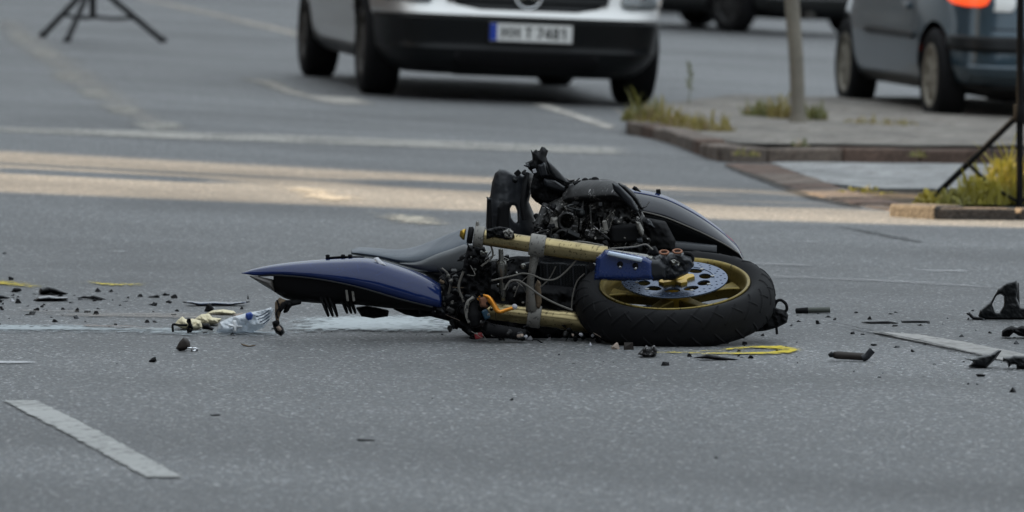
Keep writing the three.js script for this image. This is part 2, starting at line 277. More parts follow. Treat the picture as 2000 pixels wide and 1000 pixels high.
// matter lying on the road: a world-aligned raster cut by an outline, ragged as asked
let layer = 0;
function stain(name, outlinePx, o) {
  const { color, rag = 0.03, cover = 1, grain = 0.5, streak = null, res = 256, rough = 0.9, lift = 0.004, label, tone = 0.25, hole = null, seed = ++layer, fleck = 60, edge = 0.01, soft = rag * 0.6 } = o;
  const w = outlinePx.map(([x, y]) => G(x, y)), inner = hole ? hole.map(([x, y]) => G(x, y)) : null;
  const m = rag * 2 + 0.02, x0 = Math.min(...w.map((p) => p.x)) - m, x1 = Math.max(...w.map((p) => p.x)) + m, z0 = Math.min(...w.map((p) => p.z)) - m, z1 = Math.max(...w.map((p) => p.z)) + m;
  const segs = []; for (const l of [w, ...(inner ? [inner] : [])]) for (let i = 0; i < l.length; i++) segs.push([l[i], l[(i + 1) % l.length]]);
  const sd = (x, z) => { let c = false, b = 1e9; for (const [p, q] of segs) { if ((p.z > z) !== (q.z > z) && x < (q.x - p.x) * (z - p.z) / (q.z - p.z) + p.x) c = !c; const dx = q.x - p.x, dz = q.z - p.z, t = Math.min(1, Math.max(0, ((x - p.x) * dx + (z - p.z) * dz) / (dx * dx + dz * dz + 1e-9))); b = Math.min(b, Math.hypot(p.x + dx * t - x, p.z + dz * t - z)); } return c ? b : -b; };
  const asp = (x1 - x0) / (z1 - z0), W = Math.round(Math.min(1024, Math.max(64, res * Math.sqrt(asp)))), H = Math.round(Math.min(1024, Math.max(64, res / Math.sqrt(asp))));
  const al = new Uint8Array(W * H * 4), cl = new Uint8Array(W * H * 4);
  for (let j = 0; j < H; j++) for (let i = 0; i < W; i++) {
    const x = x0 + (x1 - x0) * (i + 0.5) / W, z = z0 + (z1 - z0) * (j + 0.5) / H, k = (j * W + i) * 4;
    let d = sd(x, z); let a = 0;
    if (d > -rag * 2) {
      d += rag * 1.6 * (fbm3(x * 0.4 / (rag + 0.02), z * 0.4 / (rag + 0.02), seed, 5) - 0.5);
      const f = fbm3(x * fleck, z * fleck, seed + 5, 2), s = streak ? fbm3((x * Math.cos(streak[0]) + z * Math.sin(streak[0])) * streak[1], (-x * Math.sin(streak[0]) + z * Math.cos(streak[0])) * streak[2], seed + 3, 4) : fbm3(x * 4, z * 4, seed + 3, 4);
      a = smooth(0, edge + soft, d + (f - 0.5) * soft * 1.3);
      a *= cover * lerp(1, smooth(0.28, 0.66, 0.45 * f + 0.55 * s), grain);
      if (streak) a *= lerp(streak[3] ?? 0.35, 1, smooth(0.36, 0.64, s));
      a = Math.min(1, a);
    }
    al[k] = al[k + 1] = al[k + 2] = a * 255; al[k + 3] = 255;
    const tn = 1 + tone * (fbm3(x * 3, z * 3, seed + 9, 4) - 0.5) * 2 + tone * 0.8 * (vn3(x * 140, z * 140, seed) - 0.5);
    for (let q = 0; q < 3; q++) { const L = Math.max(0, Math.min(1, color[q] * tn)); cl[k + q] = 255 * (L < 0.0031 ? 12.92 * L : 1.055 * L ** (1 / 2.4) - 0.055); } cl[k + 3] = 255;
  }
  const mk = (d, s) => { const t = new THREE.DataTexture(d, W, H); t.magFilter = THREE.LinearFilter; if (s) t.colorSpace = THREE.SRGBColorSpace; t.needsUpdate = true; return t; };
  const mat = new THREE.MeshStandardMaterial({ map: mk(cl, true), alphaMap: mk(al, false), transparent: true, roughness: rough, side: THREE.DoubleSide });
  const nx = Math.max(2, Math.ceil((x1 - x0) / 0.25)), nz = Math.max(2, Math.ceil((z1 - z0) / 0.25)), pos = [], uv = [], idx = [];
  for (let j = 0; j <= nz; j++) for (let i = 0; i <= nx; i++) { const u = i / nx, v = j / nz, x = lerp(x0, x1, u), z = lerp(z0, z1, v); pos.push(x, groundY(x, z) + lift, z); uv.push(u, v); }
  for (let j = 0; j < nz; j++) for (let i = 0; i < nx; i++) { const a = j * (nx + 1) + i; idx.push(a, a + nx + 1, a + 1, a + 1, a + nx + 1, a + nx + 2); }
  const g = fromArrays(pos, idx); g.setAttribute('uv', new THREE.BufferAttribute(new Float32Array(uv), 2)); g.userData.keepuv = true;
  const p = part(name, g, mat, road, label); p.castShadow = false; return p;
}
stain('lane_arrow', [[538, 365], [640, 369], [720, 392], [640, 400], [580, 386]], { color: [0.27, 0.265, 0.25], rag: 0.08, soft: 0.14, cover: 0.9, grain: 0.4, res: 256, label: 'pale worn arrow shaft in the sunlit band' });
// markings
stain('lane_dash', [[0, 784], [76, 784], [200, 846], [362, 935], [282, 935], [120, 846]], { color: [0.40, 0.40, 0.385], rag: 0.006, cover: 1.2, grain: 0.45, res: 640, tone: 0.2, soft: 0.008, label: 'clean white dash nearest the viewer', edge: 0.004 });
stain('stop_line', [[-40, 247], [600, 265], [1242, 290], [1236, 305], [600, 282], [-40, 260]], { color: [0.43, 0.41, 0.37], rag: 0.10, soft: 0.16, cover: 0.8, grain: 0.6, res: 640, label: 'worn white line across the crossing' });
for (const [x, y, w] of [[40, 72, 62], [88, 104, 66], [132, 150, 72], [186, 183, 76], [240, 215, 84], [310, 247, 110]])
  stain('crossing_block', [[x - w / 2 - 8, y - 8], [x + w / 2 - 14, y - 9], [x + w / 2 + 8, y + 9], [x - w / 2 + 14, y + 9]], { color: [0.36, 0.345, 0.31], rag: 0.06, soft: 0.06, cover: 0.7, grain: 0.55, res: 128 });
stain('crossing_strip', [[-20, 40], [40, 40], [200, 150], [350, 245], [320, 258], [230, 232], [120, 165], [30, 95]], { color: [0.36, 0.335, 0.30], rag: 0.12, soft: 0.12, cover: 0.5, grain: 0.7, res: 400, label: 'worn pale strip from the upper left towards the middle' });
stain('lane_line', [[250, -4], [290, -4], [590, 62], [590, 76], [420, 34]], { color: [0.42, 0.38, 0.33], rag: 0.08, soft: 0.08, cover: 0.85, grain: 0.5, res: 300, label: 'faded lane line left of the van' });
stain('lane_line', [[462, 153], [545, 158], [610, 186], [700, 192], [755, 206], [640, 204], [560, 186]], { color: [0.40, 0.375, 0.335], rag: 0.08, soft: 0.08, cover: 0.95, grain: 0.5, res: 256, label: 'bent worn line beside the van wheels' });
stain('lane_line', [[1034, 205], [1075, 205], [1212, 247], [1192, 257]], { color: [0.46, 0.43, 0.385], rag: 0.05, soft: 0.06, cover: 1.1, grain: 0.4, res: 256, label: 'worn white line in front of the van' });
stain('lane_arrow', [[700, 413], [830, 421], [895, 442], [790, 440]], { color: [0.50, 0.44, 0.35], rag: 0.14, soft: 0.16, cover: 1.15, grain: 0.5, res: 256, label: 'worn arrow marking behind the seat' });
stain('lane_line', [[-30, 706], [70, 707], [82, 709], [70, 712], [-30, 712]], { color: [0.62, 0.63, 0.64], rag: 0.01, cover: 0.8, grain: 0.3, soft: 0.03, res: 128 });
stain('scratch', [[1440, 512], [1560, 516], [1625, 522], [1560, 522], [1440, 518]], { color: [0.42, 0.42, 0.42], rag: 0.03, soft: 0.06, cover: 0.44, grain: 0.6, res: 160 });
stain('scratch', [[1500, 538], [1720, 546], [1960, 561], [1960, 566], [1720, 553], [1500, 545]], { color: [0.37, 0.37, 0.37], rag: 0.03, soft: 0.06, cover: 0.41, grain: 0.6, res: 256 });
stain('scratch', [[1790, 528], [1900, 528], [1908, 533], [1800, 533]], { color: [0.5, 0.5, 0.5], rag: 0.02, soft: 0.06, cover: 0.47, grain: 0.5, res: 128 });
stain('scratch', [[1555, 470], [1610, 471], [1615, 477], [1560, 477]], { color: [0.5, 0.5, 0.5], rag: 0.02, soft: 0.06, cover: 0.44, grain: 0.5, res: 96 });
stain('scratch', [[196, 490], [255, 491], [262, 494], [210, 495]], { color: [0.5, 0.5, 0.5], rag: 0.015, soft: 0.06, cover: 0.47, grain: 0.5, res: 96 });
stain('scratch', [[1180, 420], [1250, 395], [1300, 392], [1240, 420]], { color: [0.4, 0.36, 0.3], rag: 0.05, cover: 0.6, grain: 0.6, res: 96 });
stain('lane_arrow', [[1690, 648], [1800, 655], [1900, 672], [2060, 705], [1975, 712], [1860, 684], [1760, 664]], { color: [0.35, 0.34, 0.325], rag: 0.01, cover: 1.05, grain: 0.35, res: 320, tone: 0.12, label: 'grey arrow tip marking at the right edge' });
stain('crack', [[1560, 618], [1700, 648], [1800, 668], [1900, 692], [1965, 704], [1900, 696], [1800, 673], [1700, 653]], { color: [0.03, 0.03, 0.03], rag: 0.012, cover: 0.8, grain: 0.6, res: 320, tone: 0.1, lift: 0.008 });
stain('crack', [[1630, 440], [1720, 455], [1810, 474], [1800, 477], [1710, 461], [1630, 444]], { color: [0.05, 0.05, 0.05], rag: 0.03, cover: 0.7, grain: 0.6, res: 200 });
stain('crack', [[1420, 322], [1500, 350], [1590, 383], [1690, 405], [1680, 409], [1580, 390], [1490, 358], [1410, 326]], { color: [0.05, 0.042, 0.035], rag: 0.02, cover: 0.95, grain: 0.5, res: 256, lift: 0.006 });
// yellow spray paint of the accident survey
const ring = (cx, cy, rx, ry, n = 36) => Array.from({ length: n }, (_, i) => [cx + rx * Math.cos(i / n * 6.2832), cy + ry * Math.sin(i / n * 6.2832)]);
stain('spray_mark', [[1262, 689], [1330, 688], [1400, 685], [1440, 680], [1480, 677], [1535, 677], [1572, 684], [1560, 691], [1520, 694], [1440, 695], [1340, 693], [1270, 692]], { color: [0.60, 0.47, 0.03], rag: 0.025, soft: 0.05, cover: 1.3, grain: 0.3, res: 420, tone: 0.15, hole: [[1345, 690], [1400, 688], [1440, 684], [1480, 681.5], [1512, 683], [1518, 686], [1490, 689], [1420, 690.5]], label: 'yellow sprayed loop around the front wheel' });
stain('spray_mark', [[-60, 548], [20, 549], [60, 554], [96, 562], [60, 566], [0, 559], [-60, 558]], { color: [0.58, 0.45, 0.05], rag: 0.05, soft: 0.09, cover: 1.3, grain: 0.45, res: 200, label: 'yellow sprayed line at the left edge' });
stain('spray_mark', [[150, 552], [180, 549], [210, 554], [284, 556], [270, 560], [200, 560], [180, 558]], { color: [0.58, 0.46, 0.05], rag: 0.05, soft: 0.09, cover: 1.3, grain: 0.5, res: 200, label: 'short yellow sprayed dash' });
// pale powder and dried fluid under the tail and to its left
const POWDER = [0.36, 0.395, 0.41];
stain('powder_residue', [[540, 624], [700, 618], [870, 616], [930, 640], [945, 652], [800, 655], [640, 652], [540, 650]], { color: [0.42, 0.455, 0.465], tone: 0.12, rag: 0.12, soft: 0.16, cover: 1.2, grain: 0.4, res: 420, lift: 0.006, label: 'pale blue-white powder under the motorcycle tail', edge: 0.03 });
stain('powder_residue', [[-80, 634], [120, 636], [330, 640], [470, 646], [600, 650], [560, 658], [330, 656], [100, 652], [-80, 651]], { color: POWDER, rag: 0.10, soft: 0.14, cover: 1.35, grain: 0.55, streak: [0.0, 0.6, 7, 0.55], res: 460, label: 'pale strip of dried powder on the asphalt' });
stain('powder_residue', [[20, 606], [200, 608], [400, 612], [520, 620], [400, 626], [200, 622], [20, 616]], { color: [0.34, 0.31, 0.28], rag: 0.06, soft: 0.1, cover: 0.75, grain: 0.55, streak: [0.0, 0.5, 9, 0.2], res: 400 });
stain('dirt_streak', [[130, 638], [260, 640], [340, 645], [300, 649], [170, 645]], { color: [0.22, 0.17, 0.14], rag: 0.04, cover: 0.7, grain: 0.55, streak: [0, 0.7, 10, 0.2], res: 200, lift: 0.008 });

// ---------------------------------------------------------------- traffic island, kerbs
const KH = 0.072;
const MK = [M.kerb, M.kerbB, M.kerbC], MKD = [M.kerbDark, M.kerbDark, M.kerbDarkB];
function kerbRow(root, linePx, stone, hgt, width, seed, inward, mats = MK) {   // stones butted end to end along a line of ground pixels (outer lower edge)
  const r = rng(seed), c = new THREE.CatmullRomCurve3(linePx.map(([x, y]) => G(x, y)), false, 'centripetal'), n = Math.max(1, Math.round(c.getLength() / stone)), pts = c.getSpacedPoints(n);
  for (let i = 0; i < n; i++) {
    const a = pts[i], b = pts[i + 1], d = b.clone().sub(a), L = d.length(), yaw = Math.atan2(-d.z, d.x), side = V(d.z, 0, -d.x).normalize().multiplyScalar(inward);
    const m = a.clone().add(b).multiplyScalar(0.5).addScaledVector(side, width / 2), hh = hgt + (r() - 0.5) * 0.008;
    const g = new RoundedBoxGeometry(L - 0.012, hh + 0.1, width, 2, 0.014), p = g.attributes.position;
    for (let k = 0; k < p.count; k++) { const q = V(p.getX(k), p.getY(k), p.getZ(k)), nz = (fbm3(q.x * 9 + i * 5, q.y * 14, q.z * 9 + seed, 3) - 0.5) * 0.014; p.setXYZ(k, q.x, q.y + nz, q.z + nz); }
    g.applyMatrix4(new THREE.Matrix4().makeRotationFromEuler(new THREE.Euler((r() - 0.5) * 0.03, yaw, Math.atan2(d.y, Math.hypot(d.x, d.z)))));
    g.translate(m.x, groundY(m.x, m.z) + hh / 2 - 0.05, m.z);
    part('kerb_stone', g, mats[Math.floor(r() * 3)], root);
  }
}
function slab(name, outlinePx, top, mat, root, amp = 0.006) {       // a raised sheet with sides, draped on the ground
  const w = outlinePx.map(([x, y]) => G(x, y)), sh = new THREE.Shape(w.map((p) => new THREE.Vector2(p.x, -p.z)));
  const cell = 0.2, xs = w.map((p) => p.x), zs = w.map((p) => p.z), pos = [], idx = [], id = new Map();
  const ins = (x, z) => { let c = false; for (let i = 0; i < w.length; i++) { const p = w[i], q = w[(i + 1) % w.length]; if ((p.z > z) !== (q.z > z) && x < (q.x - p.x) * (z - p.z) / (q.z - p.z) + p.x) c = !c; } return c; };
  const snap = (x, z) => { let b = 1e9, r = [x, z]; for (let i = 0; i < w.length; i++) { const p = w[i], q = w[(i + 1) % w.length], dx = q.x - p.x, dz = q.z - p.z, t = Math.min(1, Math.max(0, ((x - p.x) * dx + (z - p.z) * dz) / (dx * dx + dz * dz + 1e-9))), ex = p.x + dx * t, ez = p.z + dz * t, d = Math.hypot(ex - x, ez - z); if (d < b) { b = d; r = [ex, ez]; } } return r; };
  const x0 = Math.min(...xs) - cell, z0 = Math.min(...zs) - cell, nx = Math.ceil((Math.max(...xs) + cell - x0) / cell), nz = Math.ceil((Math.max(...zs) + cell - z0) / cell);
  const at = (i, j) => { const k = i + ',' + j; if (!id.has(k)) { let x = x0 + i * cell, z = z0 + j * cell; if (!ins(x, z)) [x, z] = snap(x, z); id.set(k, pos.length / 3); pos.push(x, groundY(x, z) + top + amp * (fbm3(x * 2, z * 2, 5, 3) - 0.5) * 2, z); } return id.get(k); };
  for (let j = 0; j < nz; j++) for (let i = 0; i < nx; i++) { const c = [[i, j], [i + 1, j], [i + 1, j + 1], [i, j + 1]], n = c.filter(([a, b]) => ins(x0 + a * cell, z0 + b * cell)).length; if (n < 1) continue; const v = c.map(([a, b]) => at(a, b)); idx.push(v[0], v[3], v[2], v[0], v[2], v[1]); }
  return part(name, fromArrays(pos, idx), mat, root);
}
const island = thing('traffic_island', G(1500, 280), 'raised stony traffic island with kerb stones and weeds right of the van', 'traffic island'); island.userData.kind = 'structure';
slab('paving', [[1238, 252], [1300, 264], [1390, 292], [1440, 302], [1700, 304], [2150, 308], [2250, 240], [2100, 208], [1600, 205], [1420, 205], [1260, 226]], 0.060, M.paving, island, 0.01);
kerbRow(island, [[1222, 262], [1258, 268], [1306, 280], [1356, 299], [1396, 313], [1440, 318], [1500, 318]], 0.26, KH, 0.15, 31, 1);
kerbRow(island, [[1500, 318], [1600, 318], [1760, 318], [1960, 320], [2150, 324]], 0.62, KH, 0.15, 37, 1);
kerbRow(island, [[1224, 262], [1226, 248], [1262, 229]], 0.45, 0.06, 0.12, 39, -1);
const ramp = thing('pavement', G(1650, 350), 'low concrete pavement corner between island kerb and road', 'pavement'); ramp.userData.kind = 'structure';
slab('concrete_slab', [[1500, 320], [1700, 322], [2150, 328], [2150, 372], [1900, 374], [1700, 372], [1620, 362]], 0.012, M.concrete, ramp, 0.003);
slab('soil_strip', [[1610, 366], [1700, 373], [1900, 376], [2150, 374], [2150, 404], [1860, 402], [1740, 406], [1690, 396]], 0.010, M.soil, ramp, 0.012);
kerbRow(ramp, [[1416, 324], [1480, 346], [1560, 374], [1640, 396], [1735, 412]], 0.5, 0.012, 0.24, 41, 1);
const kerb2 = thing('kerb', G(1860, 428), 'low brown stone kerb at the right edge below the weeds', 'kerb'); kerb2.userData.kind = 'structure';
kerbRow(kerb2, [[1733, 422], [1800, 428], [1900, 429], [2000, 430], [2150, 432]], 0.30, 0.05, 0.16, 43, 1, MKD);

// ---------------------------------------------------------------- vegetation
const leafMat = (r, g, b) => std(r, g, b, 0.95, { transmission: 0.35, thickness: 0 });
const GRASS = [leafMat(0.22, 0.21, 0.05), leafMat(0.30, 0.25, 0.07), leafMat(0.17, 0.18, 0.05), leafMat(0.34, 0.28, 0.08), leafMat(0.38, 0.29, 0.15)];
function tuft(center, n, spread, hgt, seed, lean = 0.5) {
  const r = rng(seed), pos = [], idx = [];
  for (let i = 0; i < n; i++) {
    const a = r() * 6.283, q = Math.sqrt(r()) * spread, x = center.x + Math.cos(a) * q, z = center.z + Math.sin(a) * q * 0.9, y = groundY(x, z) + (center.lift ?? 0), h = hgt * (0.2 + 1.3 * r() ** 2.2) * (1.1 - 0.7 * q / spread), b = r() * 6.283, l = lean * h * (0.2 + r()), w = 0.004 + 0.006 * r(), c = Math.cos(b), s = Math.sin(b), k = pos.length / 3;
    for (const [t, ww] of [[0, 1], [0.45, 0.9], [0.8, 0.6], [1, 0.05]]) { const px = x + c * l * t * t, pz = z + s * l * t * t, py = y + h * t * (1 - 0.25 * lean * t); pos.push(px - s * w * ww, py, pz + c * w * ww, px + s * w * ww, py, pz - c * w * ww); }
    for (let t = 0; t < 3; t++) idx.push(k + t * 2, k + t * 2 + 1, k + t * 2 + 2, k + t * 2 + 1, k + t * 2 + 3, k + t * 2 + 2);
  }
  return fromArrays(pos, idx);
}
function leaves(center, n, rad, hgt, size, seed) {
  const r = rng(seed), pos = [], idx = [];
  for (let i = 0; i < n; i++) {
    const a = r() * 6.283, q = Math.sqrt(r()) * rad, t = r(), x = center.x + Math.cos(a) * q * (1 - 0.5 * t), z = center.z + Math.sin(a) * q * (1 - 0.5 * t), y = center.y + t * hgt, s = size * (0.5 + r()), u = V(r() - 0.5, r() - 0.3, r() - 0.5).normalize(), v = V(r() - 0.5, r() - 0.5, r() - 0.5).cross(u).normalize(), k = pos.length / 3;
    for (const [e, f, b] of [[0, 0, 0], [0.35, 0.28, 0.06], [0.35, -0.28, 0.06], [0.75, 0.22, 0.02], [0.75, -0.22, 0.02], [1, 0, -0.08]]) pos.push(x + (u.x * e + v.x * f) * s, y + (u.y * e + v.y * f + b) * s, z + (u.z * e + v.z * f) * s);
    idx.push(k, k + 1, k + 2, k + 1, k + 3, k + 2, k + 2, k + 3, k + 4, k + 3, k + 5, k + 4);
  }
  return fromArrays(pos, idx);
}
function weed(px, py, n, spread, hgt, mat, seed, label, name = 'grass_tuft', lift = 0.056) {
  const c = G(px, py, lift); c.lift = lift; const o = thing(name, c, label, 'grass', 'weeds on the traffic island');
  part('blade', tuft(c, Math.round(n * 0.6), spread * 1.35, hgt * 1.15, seed), mat, o).userData.kind = 'stuff'; part('dry_blade', tuft(c, Math.round(n * 0.3), spread * 1.3, hgt * 0.8, seed + 1, 0.9), GRASS[4], o).userData.kind = 'stuff'; return o;
}
weed(1262, 238, 240, 0.10, 0.17, GRASS[0], 51, 'green grass tuft at the left tip of the island by the van wheel');
weed(1300, 246, 260, 0.13, 0.13, GRASS[1], 52, 'yellowish grass tuft behind the curved kerb stones');
weed(1345, 250, 160, 0.12, 0.08, GRASS[3], 53, 'low dry grass tuft between the curved kerb and the island middle');
weed(1390, 256, 190, 0.10, 0.11, GRASS[1], 54, 'olive grass tuft at the inner bend of the kerb');
weed(1492, 228, 240, 0.10, 0.12, GRASS[2], 55, 'dark green tuft left of the leaning post');
weed(1535, 232, 200, 0.09, 0.14, GRASS[1], 56, 'tall grass touching the left side of the post foot');
weed(1580, 234, 220, 0.09, 0.15, GRASS[2], 57, 'tall grass touching the right side of the post foot');
weed(1566, 286, 50, 0.04, 0.06, GRASS[2], 58, 'tiny green sprig on the paving near the long kerb');
weed(1720, 242, 120, 0.16, 0.05, GRASS[1], 59, 'flat grass patch between the post and the silver car');
weed(1460, 304, 50, 0.06, 0.04, GRASS[0], 60, 'small weed growing in the kerb joint at the corner');
weed(1790, 306, 30, 0.04, 0.04, GRASS[0], 63, 'small weed in a joint of the long straight kerb');
{
  const c = G(1345, 205, 0.06), o = thing('tall_weed', c, 'thin tall weed stalk standing behind the island kerb', 'plant');
  part('stalk', tubeThrough([c, c.clone().add(V(0.01, 0.12, 0)), c.clone().add(V(0.005, 0.26, 0))], 0.003, 16, 6), GRASS[2], o);
  part('leaf', leaves(c.clone().add(V(0.005, 0.10, 0)), 34, 0.02, 0.16, 0.025, 61), GRASS[2], o);
}
function shrubby(px, py, n, rad, hgt, mat, seed, label) {
  const c = G(px, py, 0.012); c.lift = 0.012; const o = thing('weed', c, label, 'plant', 'weeds beside the right tripod');
  part('foliage', leaves(c, Math.round(n * 0.55), rad, hgt, 0.028, seed), mat, o).userData.kind = 'stuff'; part('blade', tuft(c, Math.round(n * 0.9), rad * 1.2, hgt * 1.5, seed + 5), mat, o).userData.kind = 'stuff'; return o;
}
const YG = leafMat(0.38, 0.34, 0.05), YG2 = leafMat(0.27, 0.25, 0.05), YG3 = leafMat(0.46, 0.38, 0.05);
shrubby(1812, 398, 110, 0.05, 0.04, YG3, 71, 'low yellow-green weed at the foot of the tripod leg');
shrubby(1858, 399, 160, 0.08, 0.05, YG2, 72, 'low olive weed right of the tripod leg foot');
shrubby(1915, 398, 300, 0.10, 0.11, YG, 73, 'yellow-green weed in the middle of the right clump');
shrubby(1965, 396, 420, 0.11, 0.17, YG, 74, 'tall yellow-green weed beside the dark post');
shrubby(2020, 396, 300, 0.11, 0.18, YG3, 75, 'weed clump at the right frame edge behind the post');
shrubby(1690, 376, 50, 0.12, 0.012, YG2, 76, 'thin grass line on the left part of the soil strip');

// ---------------------------------------------------------------- sign post and tripods
{
  const b = G(1559, 238, 0.06), o = thing('sign_post', b, 'grey-beige steel post leaning on the traffic island', 'post');
  const pts = [b, b.clone().add(V(-0.012, 0.35, 0)), b.clone().add(V(-0.04, 0.75, 0)), b.clone().add(V(-0.07, 2.4, 0))];
  part('pole', tubeThrough(pts, 0.042, 40, 20), M.post, o);
  part('foot_collar', rodBetween(b.clone().add(V(0, -0.03, 0)), b.clone().add(V(0, 0.03, 0)), 0.06, 0.052), M.post, o);
}
function tripod(name, feetPx, hub, poleTop, label, r = 0.014, braceH = 0.5, low = 0.1) {
  const o = thing(name, V(hub.x, groundY(hub.x, hub.z), hub.z), label, 'tripod', 'black tripod stands');
  part('pole', rodBetween(V(hub.x, groundY(hub.x, hub.z) + low, hub.z), poleTop, r * 1.15), M.mattBlack, o);
  part('hub', latheBetween(hub.clone().add(V(0, -0.04, 0)), hub.clone().add(V(0, 0.04, 0)), [[0, 0], [0, r * 2], [0.08, r * 2], [0.08, 0]]), M.mattBlack, o);
  const mids = [];
  for (const f of feetPx) {
    const l = part('leg', rodBetween(f, hub, r), M.mattBlack, o);
    part('rubber_foot', latheBetween(f.clone().add(V(0, -0.004, 0)), f.clone().add(hub.clone().sub(f).multiplyScalar(0.08)), [[0, 0], [0, r * 1.4], [0.04, r * 1.4], [0.05, r]]), M.tyre, l);
    mids.push(f.clone().lerp(hub, braceH));
  }
  const c = V(hub.x, groundY(hub.x, hub.z) + low + 0.02, hub.z);
  for (const m of mids) part('brace', tubeThrough([c, c.clone().lerp(m, 0.5).add(V(0, -0.015, 0)), m], r * 0.6, 12, 8), M.mattBlack, o);
  return o;
}
{
  const f = [G(80, 73), G(130, 82), G(322, 83)], h = P(181, -34, f[0].z);
  tripod('tripod_stand', f, h, V(h.x, h.y + 0.6, h.z), 'black tripod stand on the road at the upper left', 0.023, 0.42, 0.16);
  const a = G(1808, 400), hub = P(1992, 222, a.z + 0.05), b = G(1890, 322), c = G(2140, 408);
  tripod('tripod_stand', [a, b, c], hub, V(hub.x, hub.y + 0.9, hub.z), 'black tripod stand among weeds at the right edge', 0.0135, 0.45, 0.0);
}

// ---------------------------------------------------------------- vehicles
function bodySurf(levels) {                        // horizontal sections: y, half width, z of the near end, z of the far end, squareness
  const ys = levels.map((l) => l[0]);
  const at = (y) => { let i = 0; while (i < ys.length - 2 && y > ys[i + 1]) i++; const a = levels[i], b = levels[i + 1], p = levels[Math.max(0, i - 1)], q = levels[Math.min(levels.length - 1, i + 2)], t = Math.min(1, Math.max(0, (y - a[0]) / (b[0] - a[0]))); return a.map((_, k) => { const m0 = (b[k] - p[k]) / (b[0] - p[0]) * (b[0] - a[0]), m1 = (q[k] - a[k]) / (q[0] - a[0]) * (b[0] - a[0]), t2 = t * t, t3 = t2 * t; return k === 0 ? y : (2 * t3 - 3 * t2 + 1) * a[k] + (t3 - 2 * t2 + t) * m0 + (-2 * t3 + 3 * t2) * b[k] + (t3 - t2) * m1; }); };
  return (th, y, out = 0) => { const [, hw, z0, z1, n] = at(y), c = Math.cos(th), s = Math.sin(th), m = (z0 + z1) / 2, L = (z0 - z1) / 2, e = 2 / n; return V(Math.sign(c) * Math.abs(c) ** e * (hw + out), y, m + Math.sign(s) * Math.abs(s) ** e * (L + out)); };
}
function angles(S, y, n) {                          // evenly spaced round the section
  const K = 720, p = [], d = [0]; for (let i = 0; i <= K; i++) { p.push(S(i / K * 6.28318, y)); if (i) d.push(d[i - 1] + p[i].distanceTo(p[i - 1])); }
  const out = []; let k = 0; for (let i = 0; i < n; i++) { const t = i / n * d[K]; while (d[k + 1] < t) k++; out.push((k + (t - d[k]) / (d[k + 1] - d[k] + 1e-9)) / K * 6.28318); } return out;
}
function bodyGeo(S, y0, y1, ny, n, yMid) { const th = angles(S, yMid, n), rings = []; for (let j = 0; j <= ny; j++) { const y = lerp(y0, y1, j / ny); rings.push(th.map((t) => S(t, y)).reverse()); } return skin(rings); }
function cutArches(g, cyl) {
  const ev = new Evaluator(); ev.attributes = ['position', 'normal']; ev.useGroups = false;
  g = g.toNonIndexed(); g.deleteAttribute('uv'); let a = new Brush(mergeVertices(g)); a.geometry.computeVertexNormals(); a.updateMatrixWorld();
  for (const [x, y, z, r, w] of cyl) { const c = new THREE.CylinderGeometry(r, r, w, 40).rotateZ(Math.PI / 2).translate(x, y, z); c.deleteAttribute('uv'); const b = new Brush(c); b.updateMatrixWorld(); a = ev.evaluate(a, b, SUBTRACTION); a.updateMatrixWorld(); }
  return a.geometry;
}
function thFor(S, x, y, near = true) { let best = 0, bd = 1e9; for (let i = 0; i <= 2000; i++) { const t = (near ? 0 : Math.PI) + i / 2000 * Math.PI, p = S(t, y); if (Math.abs(p.x - x) < bd) { bd = Math.abs(p.x - x); best = t; } } return best; }
function zFor(S, z, y, side) { let best = 0, bd = 1e9; for (let i = 0; i <= 4000; i++) { const t = (side > 0 ? -Math.PI / 2 : Math.PI / 2) + i / 4000 * Math.PI, p = S(t, y); if (Math.abs(p.z - z) < bd) { bd = Math.abs(p.z - z); best = t; } } return best; }
